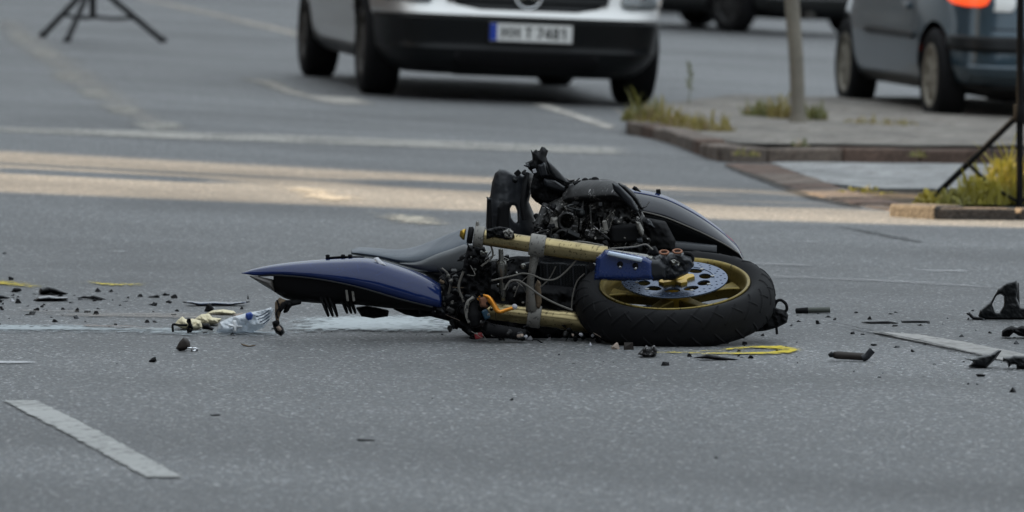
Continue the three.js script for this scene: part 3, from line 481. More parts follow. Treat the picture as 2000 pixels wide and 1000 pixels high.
// a patch proud of the body: rows of [y, from, to] given as x on the near face or z on a side
function facePatch(S, rows, out, thick, n = 24, sideOf = 0, near = true) {
  const A = [], B = [];
  for (const [y, a, b] of rows) { const r = [], q = []; for (let i = 0; i <= n; i++) { const v = lerp(a, b, i / n), t = sideOf ? zFor(S, v, y, sideOf) : thFor(S, v, y, near); r.push(S(t, y, out)); q.push(S(t, y, out - thick)); } A.push(r); B.push(q); }
  const rings = A.map((r, i) => [...r, ...B[i].slice().reverse()]); return skin(rings);
}
function wheelProto(R, w, rimR, mat, spokes, seed) {
  const o = new THREE.Group(); o.name = 'wheel'; LOCAL.set(o, true);
  const pr = [[rimR, w * 0.46], [rimR + (R - rimR) * 0.45, w * 0.53], [R - 0.022, w * 0.48], [R - 0.004, w * 0.40], [R, w * 0.3], [R, 0], [R, -w * 0.3], [R - 0.004, -w * 0.40], [R - 0.022, -w * 0.48], [rimR + (R - rimR) * 0.45, -w * 0.53], [rimR, -w * 0.46]];
  part('tyre', new THREE.LatheGeometry(pr.map(([r, y]) => new THREE.Vector2(r, y)), 64).rotateZ(Math.PI / 2), M.tyre, o);
  const g = [];
  g.push(new THREE.LatheGeometry([[rimR + 0.006, w * 0.47], [rimR - 0.012, w * 0.49], [rimR - 0.03, w * 0.40], [rimR - 0.03, -w * 0.40], [rimR + 0.006, -w * 0.46]].map(([r, y]) => new THREE.Vector2(r, y)), 48).rotateZ(Math.PI / 2));
  g.push(new THREE.CylinderGeometry(rimR * 0.32, rimR * 0.36, 0.03, 24).rotateZ(Math.PI / 2).translate(-w * 0.36, 0, 0));
  for (let i = 0; i < spokes; i++) g.push(new RoundedBoxGeometry(0.022, rimR * 0.78, rimR * 0.30, 2, 0.008).translate(-w * 0.36, rimR * 0.55, 0).rotateX(i / spokes * 6.2832));
  g.push(new THREE.CylinderGeometry(rimR - 0.02, rimR - 0.02, 0.01, 32).rotateZ(Math.PI / 2).translate(-w * 0.15, 0, 0));
  part('rim', g, mat, o); return o;
}
function standOnGround(o, fwd) {                    // local +z is the near end; up follows the road
  const { x, z } = o.position, e = 0.6, n = V(-(groundY(x + e, z) - groundY(x - e, z)) / (2 * e), 1, -(groundY(x, z + e) - groundY(x, z - e)) / (2 * e)).normalize();
  const f = fwd.clone().addScaledVector(n, -fwd.dot(n)).normalize(), r = n.clone().cross(f).normalize(); o.quaternion.setFromRotationMatrix(new THREE.Matrix4().makeBasis(r, n, f)); LOCAL.set(o, true);
}
const rimMat = std(0.16, 0.15, 0.14, 0.5, { metalness: 0.5 }), rimMat2 = std(0.27, 0.245, 0.20, 0.6, { metalness: 0.4 }), rimMat4 = std(0.05, 0.045, 0.04, 0.6), rimMat3 = std(0.025, 0.025, 0.025, 0.6);
function addWheels(o, proto, spots, turnNear) { for (const [x, y, z, steer = 0] of spots) { const w = proto.clone(); w.name = 'wheel'; w.position.set(x, y, z); w.rotation.y = (x > 0 ? Math.PI : 0) + steer; o.add(w); } }
// --- the van, facing the viewer
{
  const yaw = 8.4 * Math.PI / 180, o = thing('van', G(985, 192.5), 'silver van with black bumper facing the motorcycle', 'van');
  standOnGround(o, V(Math.sin(yaw), 0, Math.cos(yaw)));
  const S = bodySurf([[0.20, 0.82, 0.70, -3.82, 5], [0.30, 0.90, 0.80, -3.86, 6], [0.50, 0.935, 0.845, -3.90, 6], [0.535, 0.945, 0.885, -3.90, 6], [0.60, 0.950, 0.835, -3.90, 6], [0.72, 0.955, 0.79, -3.90, 6], [0.95, 0.95, 0.60, -3.90, 6], [1.05, 0.94, 0.32, -3.89, 7], [1.12, 0.93, 0.10, -3.88, 8], [1.45, 0.87, -0.35, -3.84, 8], [1.75, 0.79, -0.75, -3.78, 8], [1.86, 0.70, -1.05, -3.70, 8], [1.90, 0.55, -1.4, -3.5, 6]]);
  const arch = [[-0.95, 0.32, 0, 0.385, 0.62], [0.95, 0.32, 0, 0.385, 0.62], [-0.95, 0.32, -3.2, 0.385, 0.62], [0.95, 0.32, -3.2, 0.385, 0.62]];
  part('body', toCreasedNormals(cutArches(bodyGeo(S, 0.20, 1.895, 60, 140, 0.6), arch), 0.6), M.vanPaint, o);
  const B = bodySurf([[0.165, 0.80, 0.74, -3.7, 4.6], [0.20, 0.86, 0.80, -3.8, 5], [0.235, 0.885, 0.825, -3.8, 5.4], [0.25, 0.893, 0.845, -3.85, 5.6], [0.33, 0.93, 0.872, -3.88, 6], [0.345, 0.932, 0.862, -3.88, 6], [0.37, 0.936, 0.86, -3.88, 6], [0.49, 0.948, 0.880, -3.9, 6], [0.515, 0.950, 0.882, -3.9, 6], [0.53, 0.949, 0.868, -3.9, 6]]);
  const rows = []; for (let y = 0.165; y <= 0.5301; y += 0.0125) rows.push(y);
  const rings = rows.map((y) => { const a = zFor(B, 0.385, y, 1), b = zFor(B, 0.385, y, -1), r = [], q = []; for (let i = 0; i <= 90; i++) { const t = lerp(a, b, i / 90); r.push(B(t, y)); q.push(B(t, y, -0.04)); } return [...r, ...q.reverse()]; });
  part('bumper', toCreasedNormals(skin(rings), 0.5), M.blackPlastic, o);
  part('air_intake', facePatch(B, [[0.205, -0.42, 0.42], [0.25, -0.46, 0.46], [0.31, -0.44, 0.44]], 0.004, 0.02), M.mattBlack, o);
  part('grille', facePatch(S, [[0.575, -0.30, 0.30], [0.60, -0.44, 0.44], [0.64, -0.50, 0.50], [0.70, -0.54, 0.54], [0.76, -0.52, 0.52]], 0.004, 0.02, 40), M.blackPlastic, o);
  for (const y of [0.635, 0.685, 0.735]) part('grille_bar', facePatch(S, [[y - 0.009, -0.49, 0.49], [y, -0.5, 0.5], [y + 0.009, -0.49, 0.49]], 0.02, 0.016, 40), M.blackPlastic, o);
  const e = S(thFor(S, 0, 0.67), 0.67, 0.03), em = new THREE.TorusGeometry(0.083, 0.009, 10, 48), star = new THREE.Shape(); for (let i = 0; i < 6; i++) { const a = Math.PI / 2 + i * Math.PI / 3, r = i % 2 ? 0.014 : 0.08; star[i ? 'lineTo' : 'moveTo'](Math.cos(a) * r, Math.sin(a) * r); }
  part('emblem', [em.rotateX(-0.12).translate(e.x, e.y, e.z), new THREE.ExtrudeGeometry(star, { depth: 0.006, bevelSize: 0.002, bevelThickness: 0.004, bevelSegments: 1 }).rotateX(-0.12).translate(e.x, e.y, e.z)], M.chrome, o);
  for (const s of [-1, 1]) {
    const rr = [[0.612, 0.60, 0.86], [0.64, 0.585, 0.885], [0.70, 0.60, 0.90], [0.78, 0.64, 0.90]].map(([y, a, b]) => [y, s * a, s * b]);
    const h = part('headlight', facePatch(S, rr, 0.004, 0.012, 20), M.castGrey, o);
    part('lens', facePatch(S, rr, 0.016, 0.004, 20), M.lens, h); const c = S(thFor(S, s * 0.70, 0.68), 0.68, 0.004);
    part('reflector', new THREE.SphereGeometry(0.05, 20, 10, 0, 6.2832, 0, 1.57).rotateX(1.3).translate(c.x, c.y, c.z - 0.035), M.chrome, h);
    part('indicator', facePatch(S, [[0.615, s * 0.865, s * 0.91], [0.70, s * 0.885, s * 0.925], [0.76, s * 0.885, s * 0.925]], 0.006, 0.01, 8), M.amber, h);
  }
  const pz = B(thFor(B, -0.0, 0.43), 0.43, 0.014).z, pl = new THREE.Group(); pl.name = 'number_plate'; pl.position.set(0.02, 0.440, pz); o.add(pl); LOCAL.set(pl, true);
  part('plate', new RoundedBoxGeometry(0.52, 0.112, 0.008, 2, 0.004), M.plateWhite, pl);
  part('country_strip', new RoundedBoxGeometry(0.044, 0.104, 0.003, 1, 0.001).translate(-0.235, 0, 0.0045), M.euBlue, pl);
  part('plate_frame', [[0, 0.06, 0.532, 0.01], [0, -0.06, 0.532, 0.01], [0.262, 0, 0.01, 0.13], [-0.262, 0, 0.01, 0.13]].map(([x, y, a, b]) => new RoundedBoxGeometry(a, b, 0.014, 1, 0.003).translate(x, y, 0)), M.plateBlack, pl);
  const { FontLoader } = await import('three/addons/loaders/FontLoader.js'), { TextGeometry } = await import('three/addons/geometries/TextGeometry.js');
  const font = await new FontLoader().loadAsync('fonts/droid/droid_sans_bold.typeface.json');
  const t = new TextGeometry('HH T 7481', { font, size: 0.066, depth: 0.002, curveSegments: 4, bevelEnabled: false }); t.computeBoundingBox(); const bb = t.boundingBox, sx = 0.40 / (bb.max.x - bb.min.x);
  part('plate_lettering', t.translate(-bb.min.x, -(bb.max.y + bb.min.y) / 2, 0).scale(sx, 1.05, 1).translate(-0.185, 0, 0.0045), M.plateBlack, pl);
  // sides: rub strip, sill, door gaps, windows, mirrors
  for (const s of [-1, 1]) {
    part('rub_strip', facePatch(S, [[0.60, -0.46, -2.75], [0.625, -0.45, -2.76], [0.65, -0.46, -2.75]], 0.012, 0.016, 40, s), M.blackPlastic, o);
    part('sill', facePatch(S, [[0.215, -0.42, -2.8], [0.25, -0.41, -2.81], [0.285, -0.42, -2.8]], 0.014, 0.03, 40, s), M.blackPlastic, o);
    for (const z of [-0.55, -1.5, -2.55]) part('door_gap', facePatch(S, [[0.30, z, z - 0.012], [0.7, z, z - 0.012], [1.1, z, z - 0.012]], 0.001, 0.004, 2, s), M.mattBlack, o);
    part('side_window', facePatch(S, [[1.16, -0.75, -1.45], [1.45, -0.95, -1.45], [1.68, -1.1, -1.45]], 0.004, 0.01, 16, s), M.glassDark, o);
    const m = S(zFor(S, -0.45, 1.1, s), 1.1); part('mirror', boxAt(V(m.x + s * 0.14, 1.12, m.z), 0.2, 0.24, 0.1, 0, 0, 0, 0.35), M.blackPlastic, o);
  }
  part('windscreen', facePatch(S, [[1.15, -0.78, 0.78], [1.45, -0.72, 0.72], [1.72, -0.64, 0.64]], 0.004, 0.01, 30), M.glassDark, o);
  part('underbody', [boxAt(V(0, 0.26, -1.5), 1.3, 0.16, 4.3), boxAt(V(0, 0.2, -0.2), 0.7, 0.12, 0.6), rodBetween(V(-0.8, 0.3, -3.2), V(0.8, 0.3, -3.2), 0.05), rodBetween(V(-0.75, 0.26, 0), V(0.75, 0.26, 0), 0.04), rodBetween(V(0.35, 0.2, -0.5), V(0.4, 0.22, -3.0), 0.05)], M.mattBlack, o);
  addWheels(o, wheelProto(0.325, 0.225, 0.205, rimMat4, 6, 1), [[-0.815, 0.323, 0, 0.0], [0.815, 0.323, 0, 0.0], [-0.815, 0.323, -3.2], [0.815, 0.323, -3.2]]);
}
// --- small hatchbacks (near end is the tail)
function hatchback(o, paint, rim, lit) {
  const S = bodySurf([[0.19, 0.72, 0.50, -2.95, 5], [0.26, 0.79, 0.585, -3.05, 5.5], [0.31, 0.805, 0.62, -3.08, 5.5], [0.36, 0.82, 0.635, -3.1, 5.5], [0.50, 0.83, 0.62, -3.1, 5], [0.58, 0.828, 0.60, -3.08, 4.8], [0.75, 0.82, 0.56, -2.95, 4.5], [0.88, 0.80, 0.50, -2.6, 4.5], [0.95, 0.77, 0.44, -2.2, 4.5], [1.2, 0.66, 0.22, -1.75, 4.5], [1.38, 0.56, -0.05, -1.3, 4.5], [1.43, 0.44, -0.3, -1.0, 4]]);
  const arch = [[-0.82, 0.29, 0, 0.335, 0.5], [0.82, 0.29, 0, 0.335, 0.5], [-0.82, 0.29, -2.44, 0.335, 0.5], [0.82, 0.29, -2.44, 0.335, 0.5]];
  part('body', toCreasedNormals(cutArches(bodyGeo(S, 0.19, 1.43, 60, 140, 0.5), arch), 0.6), paint, o);
  const q = (y, a) => [y, -a, a];
  part('bumper_strip', facePatch(S, [q(0.455, 0.74), q(0.475, 0.765), q(0.53, 0.765), q(0.55, 0.745)], 0.016, 0.03, 60), M.blackPlastic, o);
  part('bumper_fold', facePatch(S, [q(0.285, 0.66), q(0.31, 0.69), q(0.352, 0.70), q(0.372, 0.68)], 0.010, 0.03, 60), paint, o);
  part('lower_valance', facePatch(S, [q(0.185, 0.66), q(0.22, 0.70), q(0.255, 0.72)], 0.008, 0.03, 60), M.blackPlastic, o);
  part('tailgate_gap', facePatch(S, [q(0.588, 0.56), q(0.592, 0.57), q(0.596, 0.56)], 0.001, 0.006, 40), M.mattBlack, o);
  part('number_plate', facePatch(S, [q(0.61, 0.26), q(0.66, 0.26), q(0.715, 0.26)], 0.01, 0.012, 20), M.plateWhite, o);
  part('rear_window', facePatch(S, [q(0.97, 0.55), q(1.15, 0.52), q(1.32, 0.44)], 0.004, 0.01, 30), M.glassDark, o);
  for (const s of [-1, 1]) {
    part('tail_light', facePatch(S, [[0.725, s * 0.62, s * 0.68], [0.738, s * 0.585, s * 0.735], [0.775, s * 0.565, s * 0.76], [0.84, s * 0.56, s * 0.765], [0.92, s * 0.60, s * 0.755]], 0.012, 0.02, 20), lit ? M.tail : M.redPlastic, o);
    part('reverse_light', facePatch(S, [[0.70, s * 0.44, s * 0.55], [0.74, s * 0.42, s * 0.535], [0.79, s * 0.42, s * 0.535]], 0.012, 0.02, 14), M.plateWhite, o);
    part('rub_strip', facePatch(S, [[0.50, -0.42, -1.72], [0.52, -0.40, -1.75], [0.55, -0.42, -1.72]], 0.014, 0.02, 40, s), M.blackPlastic, o);
    part('sill', facePatch(S, [[0.20, -0.36, -2.06], [0.235, -0.35, -2.07], [0.262, -0.36, -2.06]], 0.01, 0.03, 40, s), M.blackPlastic, o);
    part('side_window', facePatch(S, [[0.97, 0.02, -1.75], [1.15, -0.05, -1.5], [1.30, -0.2, -1.2]], 0.004, 0.01, 24, s), M.glassDark, o);
    part('door_gap', facePatch(S, [[0.28, -1.95, -1.962], [0.6, -1.93, -1.942], [0.92, -1.9, -1.912]], 0.001, 0.004, 2, s), M.mattBlack, o);
    part('door_gap', facePatch(S, [[0.5, -0.5, -0.512], [0.7, -0.42, -0.432], [0.92, -0.4, -0.412]], 0.001, 0.004, 2, s), M.mattBlack, o);
    const m = S(zFor(S, -0.62, 0.70, s), 0.70); part('door_handle', boxAt(V(m.x + s * 0.008, 0.70, m.z), 0.03, 0.04, 0.16, 0, 0, 0, 0.4), paint, o);
  }
  part('exhaust_tip', latheBetween(V(-0.25, 0.20, 0.30), V(-0.25, 0.20, 0.62), [[0, 0.028], [0.34, 0.028], [0.34, 0.022], [0.2, 0.02]], 20), M.castGrey, o);
  part('underbody', [boxAt(V(0, 0.24, -1.2), 1.1, 0.14, 3.2), rodBetween(V(-0.65, 0.27, 0), V(0.65, 0.27, 0), 0.04), boxAt(V(0, 0.2, 0.18), 0.9, 0.1, 0.4)], M.mattBlack, o);
  addWheels(o, wheelProto(0.29, 0.18, 0.19, rim, 7, 3), [[-0.725, 0.288, 0], [0.725, 0.288, 0], [-0.725, 0.288, -2.44], [0.725, 0.288, -2.44]]);
}
{
  const yaw = -9.5 * Math.PI / 180, left = G(1834, 236), o = thing('car', left.clone().add(V(0.725 * Math.cos(yaw), 0, 0.725 * Math.sin(-yaw))), 'silver-grey hatchback seen from behind with lit red tail light', 'car');
  o.position.y = groundY(o.position.x, o.position.z); standOnGround(o, V(Math.sin(-yaw), 0, Math.cos(yaw)));
  hatchback(o, M.carPaint, rimMat2, true);
  const far = (px, py, yawDeg, paint, label) => { const a = yawDeg * Math.PI / 180, c = thing('parked_car', G(px, py), label, 'car', 'dark cars on the far side of the road'); standOnGround(c, V(Math.sin(a), 0, Math.cos(a))); hatchback(c, paint, rimMat3, false); };
  far(1545, 66, 36, M.farPaint, 'dark grey-green car behind the leaning post');
  far(1330, 24, 40, M.farPaint2, 'black car on the far lane just right of the van');
}
// ---------------------------------------------------------------- street fronts outside the frame, mirrored in paint and shading the near sides
{
  const wallM = [std(0.16, 0.10, 0.075, 0.9), std(0.20, 0.17, 0.14, 0.9), std(0.13, 0.09, 0.075, 0.9)], frameM = std(0.5, 0.5, 0.48, 0.6), roofM = std(0.07, 0.06, 0.06, 0.8);
  const house = (x, z, w, h, dir, k, label) => {
    const o = thing('brick_house', V(x, 0, z), label, 'house', 'street houses'); o.rotation.y = dir; LOCAL.set(o, true);
    part('wall', new THREE.BoxGeometry(w, h, 10).translate(0, h / 2, -5), wallM[k % 3], o);
    part('roof', new THREE.ExtrudeGeometry(new THREE.Shape([[0.3, h], [-10.3, h], [-5, h + 4]].map(([a, b]) => new THREE.Vector2(a, b))), { depth: w + 0.4, bevelEnabled: false }).rotateY(-Math.PI / 2).translate(w / 2 + 0.2, 0.01, 0), roofM, o);
    const n = Math.floor(w / 2.8);
    for (let f = 0; f < Math.floor(h / 3.2); f++) for (let i = 0; i < n; i++) { const q = new THREE.Group(); q.name = 'window'; q.position.set((i - (n - 1) / 2) * 2.7, 1.9 + f * 3.2, 0.01); o.add(q); LOCAL.set(q, true); part('pane', new THREE.BoxGeometry(1.2, 1.7, 0.04), M.glassDark, q); part('frame', [[0, 0.88, 1.36, 0.08], [0, -0.88, 1.36, 0.08], [0.64, 0, 0.08, 1.7], [-0.64, 0, 0.08, 1.7]].map(([a, b, c, d]) => new THREE.BoxGeometry(c, d, 0.1).translate(a, b, 0)), frameM, q); }
  };
  // dense street trees on the near side of the crossing
  const bark = std(0.06, 0.05, 0.04, 0.9), leaf = std(0.022, 0.034, 0.014, 0.8);
  const crown = (R, H, seed) => { const r = rng(seed), pos = [], idx = []; for (let i = 0; i < 5200; i++) { const a = r() * 6.283, v = Math.acos(2 * r() - 1), q = r() ** 0.4 * (0.75 + 0.4 * fbm3(Math.cos(a) * 2 + seed, v * 2, Math.sin(a) * 2, 3)), x = Math.cos(a) * Math.sin(v) * R * q, y = Math.cos(v) * H * q, z = Math.sin(a) * Math.sin(v) * R * q, s = 0.3 + 0.35 * r(), u = V(r() - 0.5, r() - 0.5, r() - 0.5).normalize(), w = V(r() - 0.5, r() - 0.5, r() - 0.5).cross(u).normalize(), k = pos.length / 3; for (const [e, f] of [[-1, 0], [0, 0.55], [1, 0], [0, -0.55]]) pos.push(x + (u.x * e + w.x * f) * s, y + (u.y * e + w.y * f) * s, z + (u.z * e + w.z * f) * s); idx.push(k, k + 1, k + 2, k, k + 2, k + 3); } return fromArrays(pos, idx); };
  const cg = [crown(5.2, 6.6, 3), crown(4.8, 6.0, 9)];
  [[-21, 25], [-12.5, 27], [-4.5, 25.5], [4, 26.5], [12, 25], [20.5, 27]].forEach(([x, z], k) => {
    const o = thing('street_tree', V(x, 0, z), `dense dark green street tree behind the viewer, ${['first', 'second', 'third', 'fourth', 'fifth', 'sixth'][k]} from the left`, 'tree', 'street trees behind the viewer'); LOCAL.set(o, true);
    part('trunk', tubeThrough([V(0, 0, 0), V(0.1, 2, 0.05), V(-0.05, 5, 0), V(0, 8, 0)], 0.22, 16, 10), bark, o);
    const c = part('crown', cg[k % 2].clone().rotateY(k * 1.3).translate(0, 9, 0), leaf, o); c.userData.kind = 'stuff';
  });
  [[17, 20, 20, 'brick house beside the road left of the viewer'], [-3.4, 20, 20, 'brick house beside the road left of the motorcycle'], [-29.9, 20, 21, 'brick house beside the road beyond the sunlit gap'], [-50.2, 20, 20, 'brick house beside the road left of the van'], [-70.5, 20, 21, 'brick house beside the road second beyond the van'], [-91, 20, 20, 'brick house beside the road farthest on the left']].forEach(([z, w, h, label], k) => house(-17, z, w, h, Math.PI / 2, k, label));
  // a slender tree and a sign post standing in the gap dapple the sunlit band
  const o = thing('street_tree', V(-9, 0, -12.6), 'slender street tree at the left kerb in front of the gap between the houses', 'tree'); LOCAL.set(o, true);
  part('trunk', tubeThrough([V(0, 0, 0), V(0.03, 1.5, 0), V(-0.02, 3, 0.02), V(0, 7.5, 0)], 0.07, 16, 8), bark, o);
  { const r = rng(88), pos = [], idx = []; for (let i = 0; i < 900; i++) { const a = r() * 6.283, t = r(), q = Math.sqrt(r()) * 0.75 * Math.sin(Math.PI * (0.12 + 0.85 * t)), s2 = 0.09 + 0.1 * r(), u = V(r() - 0.5, r() - 0.5, r() - 0.5).normalize(), w = V(r() - 0.5, r() - 0.5, r() - 0.5).cross(u).normalize(), k = pos.length / 3; for (const [e, f] of [[-1, 0], [0, 0.5], [1, 0], [0, -0.5]]) pos.push(Math.cos(a) * q + (u.x * e + w.x * f) * s2, 5.2 + t * 3.4 + (u.y * e + w.y * f) * s2, Math.sin(a) * q + (u.z * e + w.z * f) * s2); idx.push(k, k + 1, k + 2, k, k + 2, k + 3); } part('crown', fromArrays(pos, idx), leaf, o).userData.kind = 'stuff'; }
  const sp = thing('street_sign', V(-9, 0, -12.05), 'grey sign post with a plain plate at the left kerb outside the frame', 'sign post'); LOCAL.set(sp, true);
  part('pole', new THREE.CylinderGeometry(0.045, 0.05, 4.8, 14).translate(0, 2.4, 0), M.post, sp); part('sign_plate', new RoundedBoxGeometry(0.02, 0.6, 0.42, 2, 0.008).translate(0.06, 4.4, 0), M.castGrey, sp);
}
// ---------------------------------------------------------------- the wrecked motorcycle
const bike = thing('wrecked_motorcycle', G(1000, 663), 'burnt and smashed blue sports motorcycle lying on its side on the road', 'motorcycle');
const pp = (list, z) => list.map(([x, y, dz = 0]) => P(x, y, z + dz));
{
  // tail unit
  const T = [[472, 533, 534, 0.05], [500, 524, 538, 0.30], [540, 516, 537, 0.55], [600, 509, 542, 0.8], [660, 505, 552, 0.95], [720, 504, 566, 1], [780, 519, 583, 1], [830, 537, 596, 0.95], [862, 556, 600, 0.85]];
  part('tail_panel', loft(T.map(([x, t, s, w]) => [x, [[t + 10 * w, -0.14 * w], [t + 2, -0.085 * w], [t, -0.03 * w], [t + 0.06 * (s - t), 0.025 * w], [t + 0.18 * (s - t), 0.062 * w], [t + 0.45 * (s - t), 0.085 * w], [t + 0.80 * (s - t), 0.098 * w], [s, 0.088 * w], [s - 2, 0.0], [t + 0.6 * (s - t), -0.13 * w]]])), M.blue, bike, 'dark blue glossy tail panel');
  const Lw = [[534, 542, 568, 0.5], [560, 540, 582, 0.62], [620, 547, 590, 0.85], [700, 562, 594, 0.95], [760, 578, 601, 1], [830, 597, 607, 0.92], [862, 600, 608, 0.85]];
  part('tail_underside', loft(Lw.map(([x, s, b, w]) => [x, [[s - 4, -0.12 * w], [s - 3, 0.02], [s - 0.5, 0.085 * w], [s + 0.3 * (b - s), 0.080 * w], [s + 0.75 * (b - s), 0.060 * w], [b, 0.02 * w], [b - 2, -0.06 * w], [s + 2, -0.12 * w]]])), M.mattBlack, bike);
  part('rear_reflector', pillow([[484, 538], [500, 539], [534, 546], [537, 571], [516, 558]], { z: 0.02, depth: 0.03, R: 8, step: 2 }), M.reflector, bike, 'grey triangular corner under the tail tip');
  part('seam_trim', tubeThrough(pp([[505, 539, 0.03], [545, 538, 0.056], [620, 545, 0.082], [700, 561, 0.096], [780, 584, 0.096], [845, 600, 0.085]], 0), 0.0022, 60, 6), M.greyPlastic, bike);
  part('paint_chip', pillow([[729, 504], [738, 502], [745, 508], [757, 520], [740, 517]], { z: 0.028, depth: 0.006, R: 4, step: 2, lean: (x, y) => (y - 505) * 0.0016 }), M.chipWhite, bike, 'pale scraped corner of the tail panel');
  for (const x of [640, 670, 684]) part('bolt', latheBetween(P(x, 502 - (x - 640) * 0.01, -0.04), P(x, 497, -0.04), [[0, 0.006], [0.006, 0.007], [0.008, 0]], 10), M.mattBlack, bike);
  part('tail_ledge', loft([[636, [[506, -0.12], [502, -0.07], [503, -0.03], [507, -0.06]]], [675, [[505, -0.14], [500, -0.09], [501, -0.04], [506, -0.07]]], [712, [[505, -0.14], [501, -0.09], [502, -0.04], [506, -0.07]]]]), M.mattBlack, bike);
  // seat
  const Sx = [[686, 488, 491, 496], [700, 483, 491, 499], [740, 485, 496, 505], [780, 487, 502, 516], [815, 481, 500, 525], [850, 468, 494, 530], [885, 455, 486, 530], [908, 448, 478, 528], [914, 452, 480, 524]];
  part('seat', loft(Sx.map(([x, t, c, b], i) => [x, [[t + 4, -0.34], [t, -0.28], [t + 0.35 * (c - t), -0.20], [c, -0.125], [lerp(c, b, 0.5), -0.115], [b, -0.13], [b, -0.22], [lerp(c, b, 0.4), -0.34]]])), M.seat, bike, 'dark grey vinyl seat rising towards the fork');
  part('seat_side', loft(Sx.slice(3).map(([x, t, c, b], i) => { const q = Math.min(1, 0.2 + i * 0.35); return [x, [[lerp(b, c, q), -0.14], [lerp(b, c, q * 0.92), -0.110], [lerp(b, c, q * 0.5), -0.104], [b + 1, -0.115], [b + 1, -0.2]]]; }), { round: true }), M.seatSide, bike, 'lighter grey side cover of the seat');
  part('undertray', pillow([[700, 498], [770, 508], [840, 524], [910, 520], [925, 560], [920, 620], [880, 622], [850, 604], [866, 560], [830, 536], [780, 517], [740, 506]], { z: -0.16, depth: 0.05, R: 16, noise: 0.03 }), M.mattBlack, bike);
  // hanging bits below the tail
  part('lamp_stalk', pillow([[537, 590], [546, 581], [558, 586], [559, 598], [550, 608], [545, 622], [546, 634], [540, 636], [537, 616]], { z: 0.06, depth: 0.016, R: 7, step: 2, noise: 0.014, nf: 0.15 }), M.rust, bike, 'bent rusty-brown stalk hanging from the tail');
  part('stalk_bracket', pillow([[556, 586], [590, 586], [588, 594], [570, 598], [562, 610], [552, 612], [556, 600]], { z: 0.05, depth: 0.014, R: 6, step: 2, noise: 0.015, nf: 0.2 }), M.mattBlack, bike);
  part('stalk_bracket', pillow([[549, 592], [558, 587], [562, 592], [553, 606], [547, 612], [545, 603]], { z: 0.078, depth: 0.008, R: 4, step: 1.5 }), M.mattBlack, bike);
  part('stalk_bracket', pillow([[532, 628], [543, 624], [547, 631], [540, 637], [534, 636]], { z: 0.085, depth: 0.01, R: 4, step: 1.5 }), M.mattBlack, bike);
  part('stalk_bracket', tubeThrough(pp([[541, 586], [545, 600], [540, 612], [543, 622]], 0.082), 0.0028, 16, 6), M.mattBlack, bike);
  part('indicator_stub', pillow([[531, 630], [541, 628], [553, 638], [557, 650], [549, 657], [538, 650], [534, 640]], { z: 0.07, depth: 0.018, R: 7, step: 2 }), M.blackPlastic, bike);
  part('indicator_lens', pillow([[538, 638], [545, 634], [552, 643], [548, 649], [541, 646]], { z: 0.078, depth: 0.018, R: 5, step: 1.5 }), M.tanPlastic, bike);
  const coil = (x0, x1, y, r, turns, z, tilt) => tubeThrough(Array.from({ length: turns * 14 + 1 }, (_, i) => { const a = i / 14 * 6.2832, t = i / (turns * 14); return P(lerp(x0, x1, t) + tilt * Math.cos(a), y - Math.cos(a) * r, z + Math.sin(a) * r * U); }), 0.0034, turns * 28, 8);
  part('spring_coil', coil(630, 656, 597, 20, 3, 0.03, -7), M.mattBlack, bike); part('spring_coil', coil(668, 692, 594, 17, 3, 0.02, -6), M.mattBlack, bike);
  for (const x of [678, 690]) part('tail_clip', boxAt(P(x, 577, 0.07), 0.007, 0.034, 0.012, 0, 0, 0.12), M.castGrey, bike);
  part('footrest', pillow([[694, 600], [716, 597], [735, 600], [760, 606], [758, 618], [730, 622], [706, 618]], { z: -0.05, depth: 0.03, R: 8, step: 2, noise: 0.03, nf: 0.15 }), M.mattBlack, bike);
  part('chain_guard', pillow([[760, 600], [830, 606], [880, 612], [925, 640], [935, 662], [915, 655], [880, 628], [840, 618], [815, 620], [790, 614]], { z: -0.06, depth: 0.03, R: 9, noise: 0.02, nf: 0.1 }), M.mattBlack, bike);

  // lower body of the wreck
  part('lower_fairing', pillow([[880, 608], [930, 560], [1000, 550], [1120, 560], [1180, 600], [1240, 650], [1262, 668], [1200, 674], [1100, 668], [1000, 667], [938, 666], [905, 640]], { z: -0.10, depth: 0.06, back: 0.15, R: 26, noise: 0.05, nf: 0.07 }), M.mattBlack, bike);
  part('frame_spar', pillow([[868, 530], [910, 515], [1010, 500], [1150, 505], [1190, 540], [1150, 600], [1050, 620], [930, 625], [880, 600]], { z: -0.18, depth: 0.05, back: 0.1, R: 30, noise: 0.06, nf: 0.06 }), M.mattBlack, bike);
  const rad = new THREE.Group(); rad.name = 'radiator'; rad.position.copy(V(0, 0, 0)); bike.add(rad);
  part('core', pillow([[1052, 508], [1150, 512], [1150, 612], [1120, 618], [1056, 606]], { z: -0.125, depth: 0.02, R: 5, step: 4 }), M.blackPlastic, rad);
  for (let i = 0; i < 15; i++) part('radiator_fin', boxAt(P(1058 + i * 6.3, 560 + i * 0.3, -0.098), 0.0036, 0.145, 0.012, 0, 0, 0.05, 0.2), i % 4 === 2 ? M.greyPlastic : M.blackPlastic, rad);

  // engine
  part('engine_block', pillow([[1072, 396], [1110, 376], [1240, 384], [1258, 420], [1282, 470], [1275, 500], [1060, 505], [1046, 450]], { z: -0.27, depth: 0.08, back: 0.12, R: 24, noise: 0.09, nf: 0.09, seed: 3 }), M.sootLight, bike, 'sooty engine block with flaking dirt');
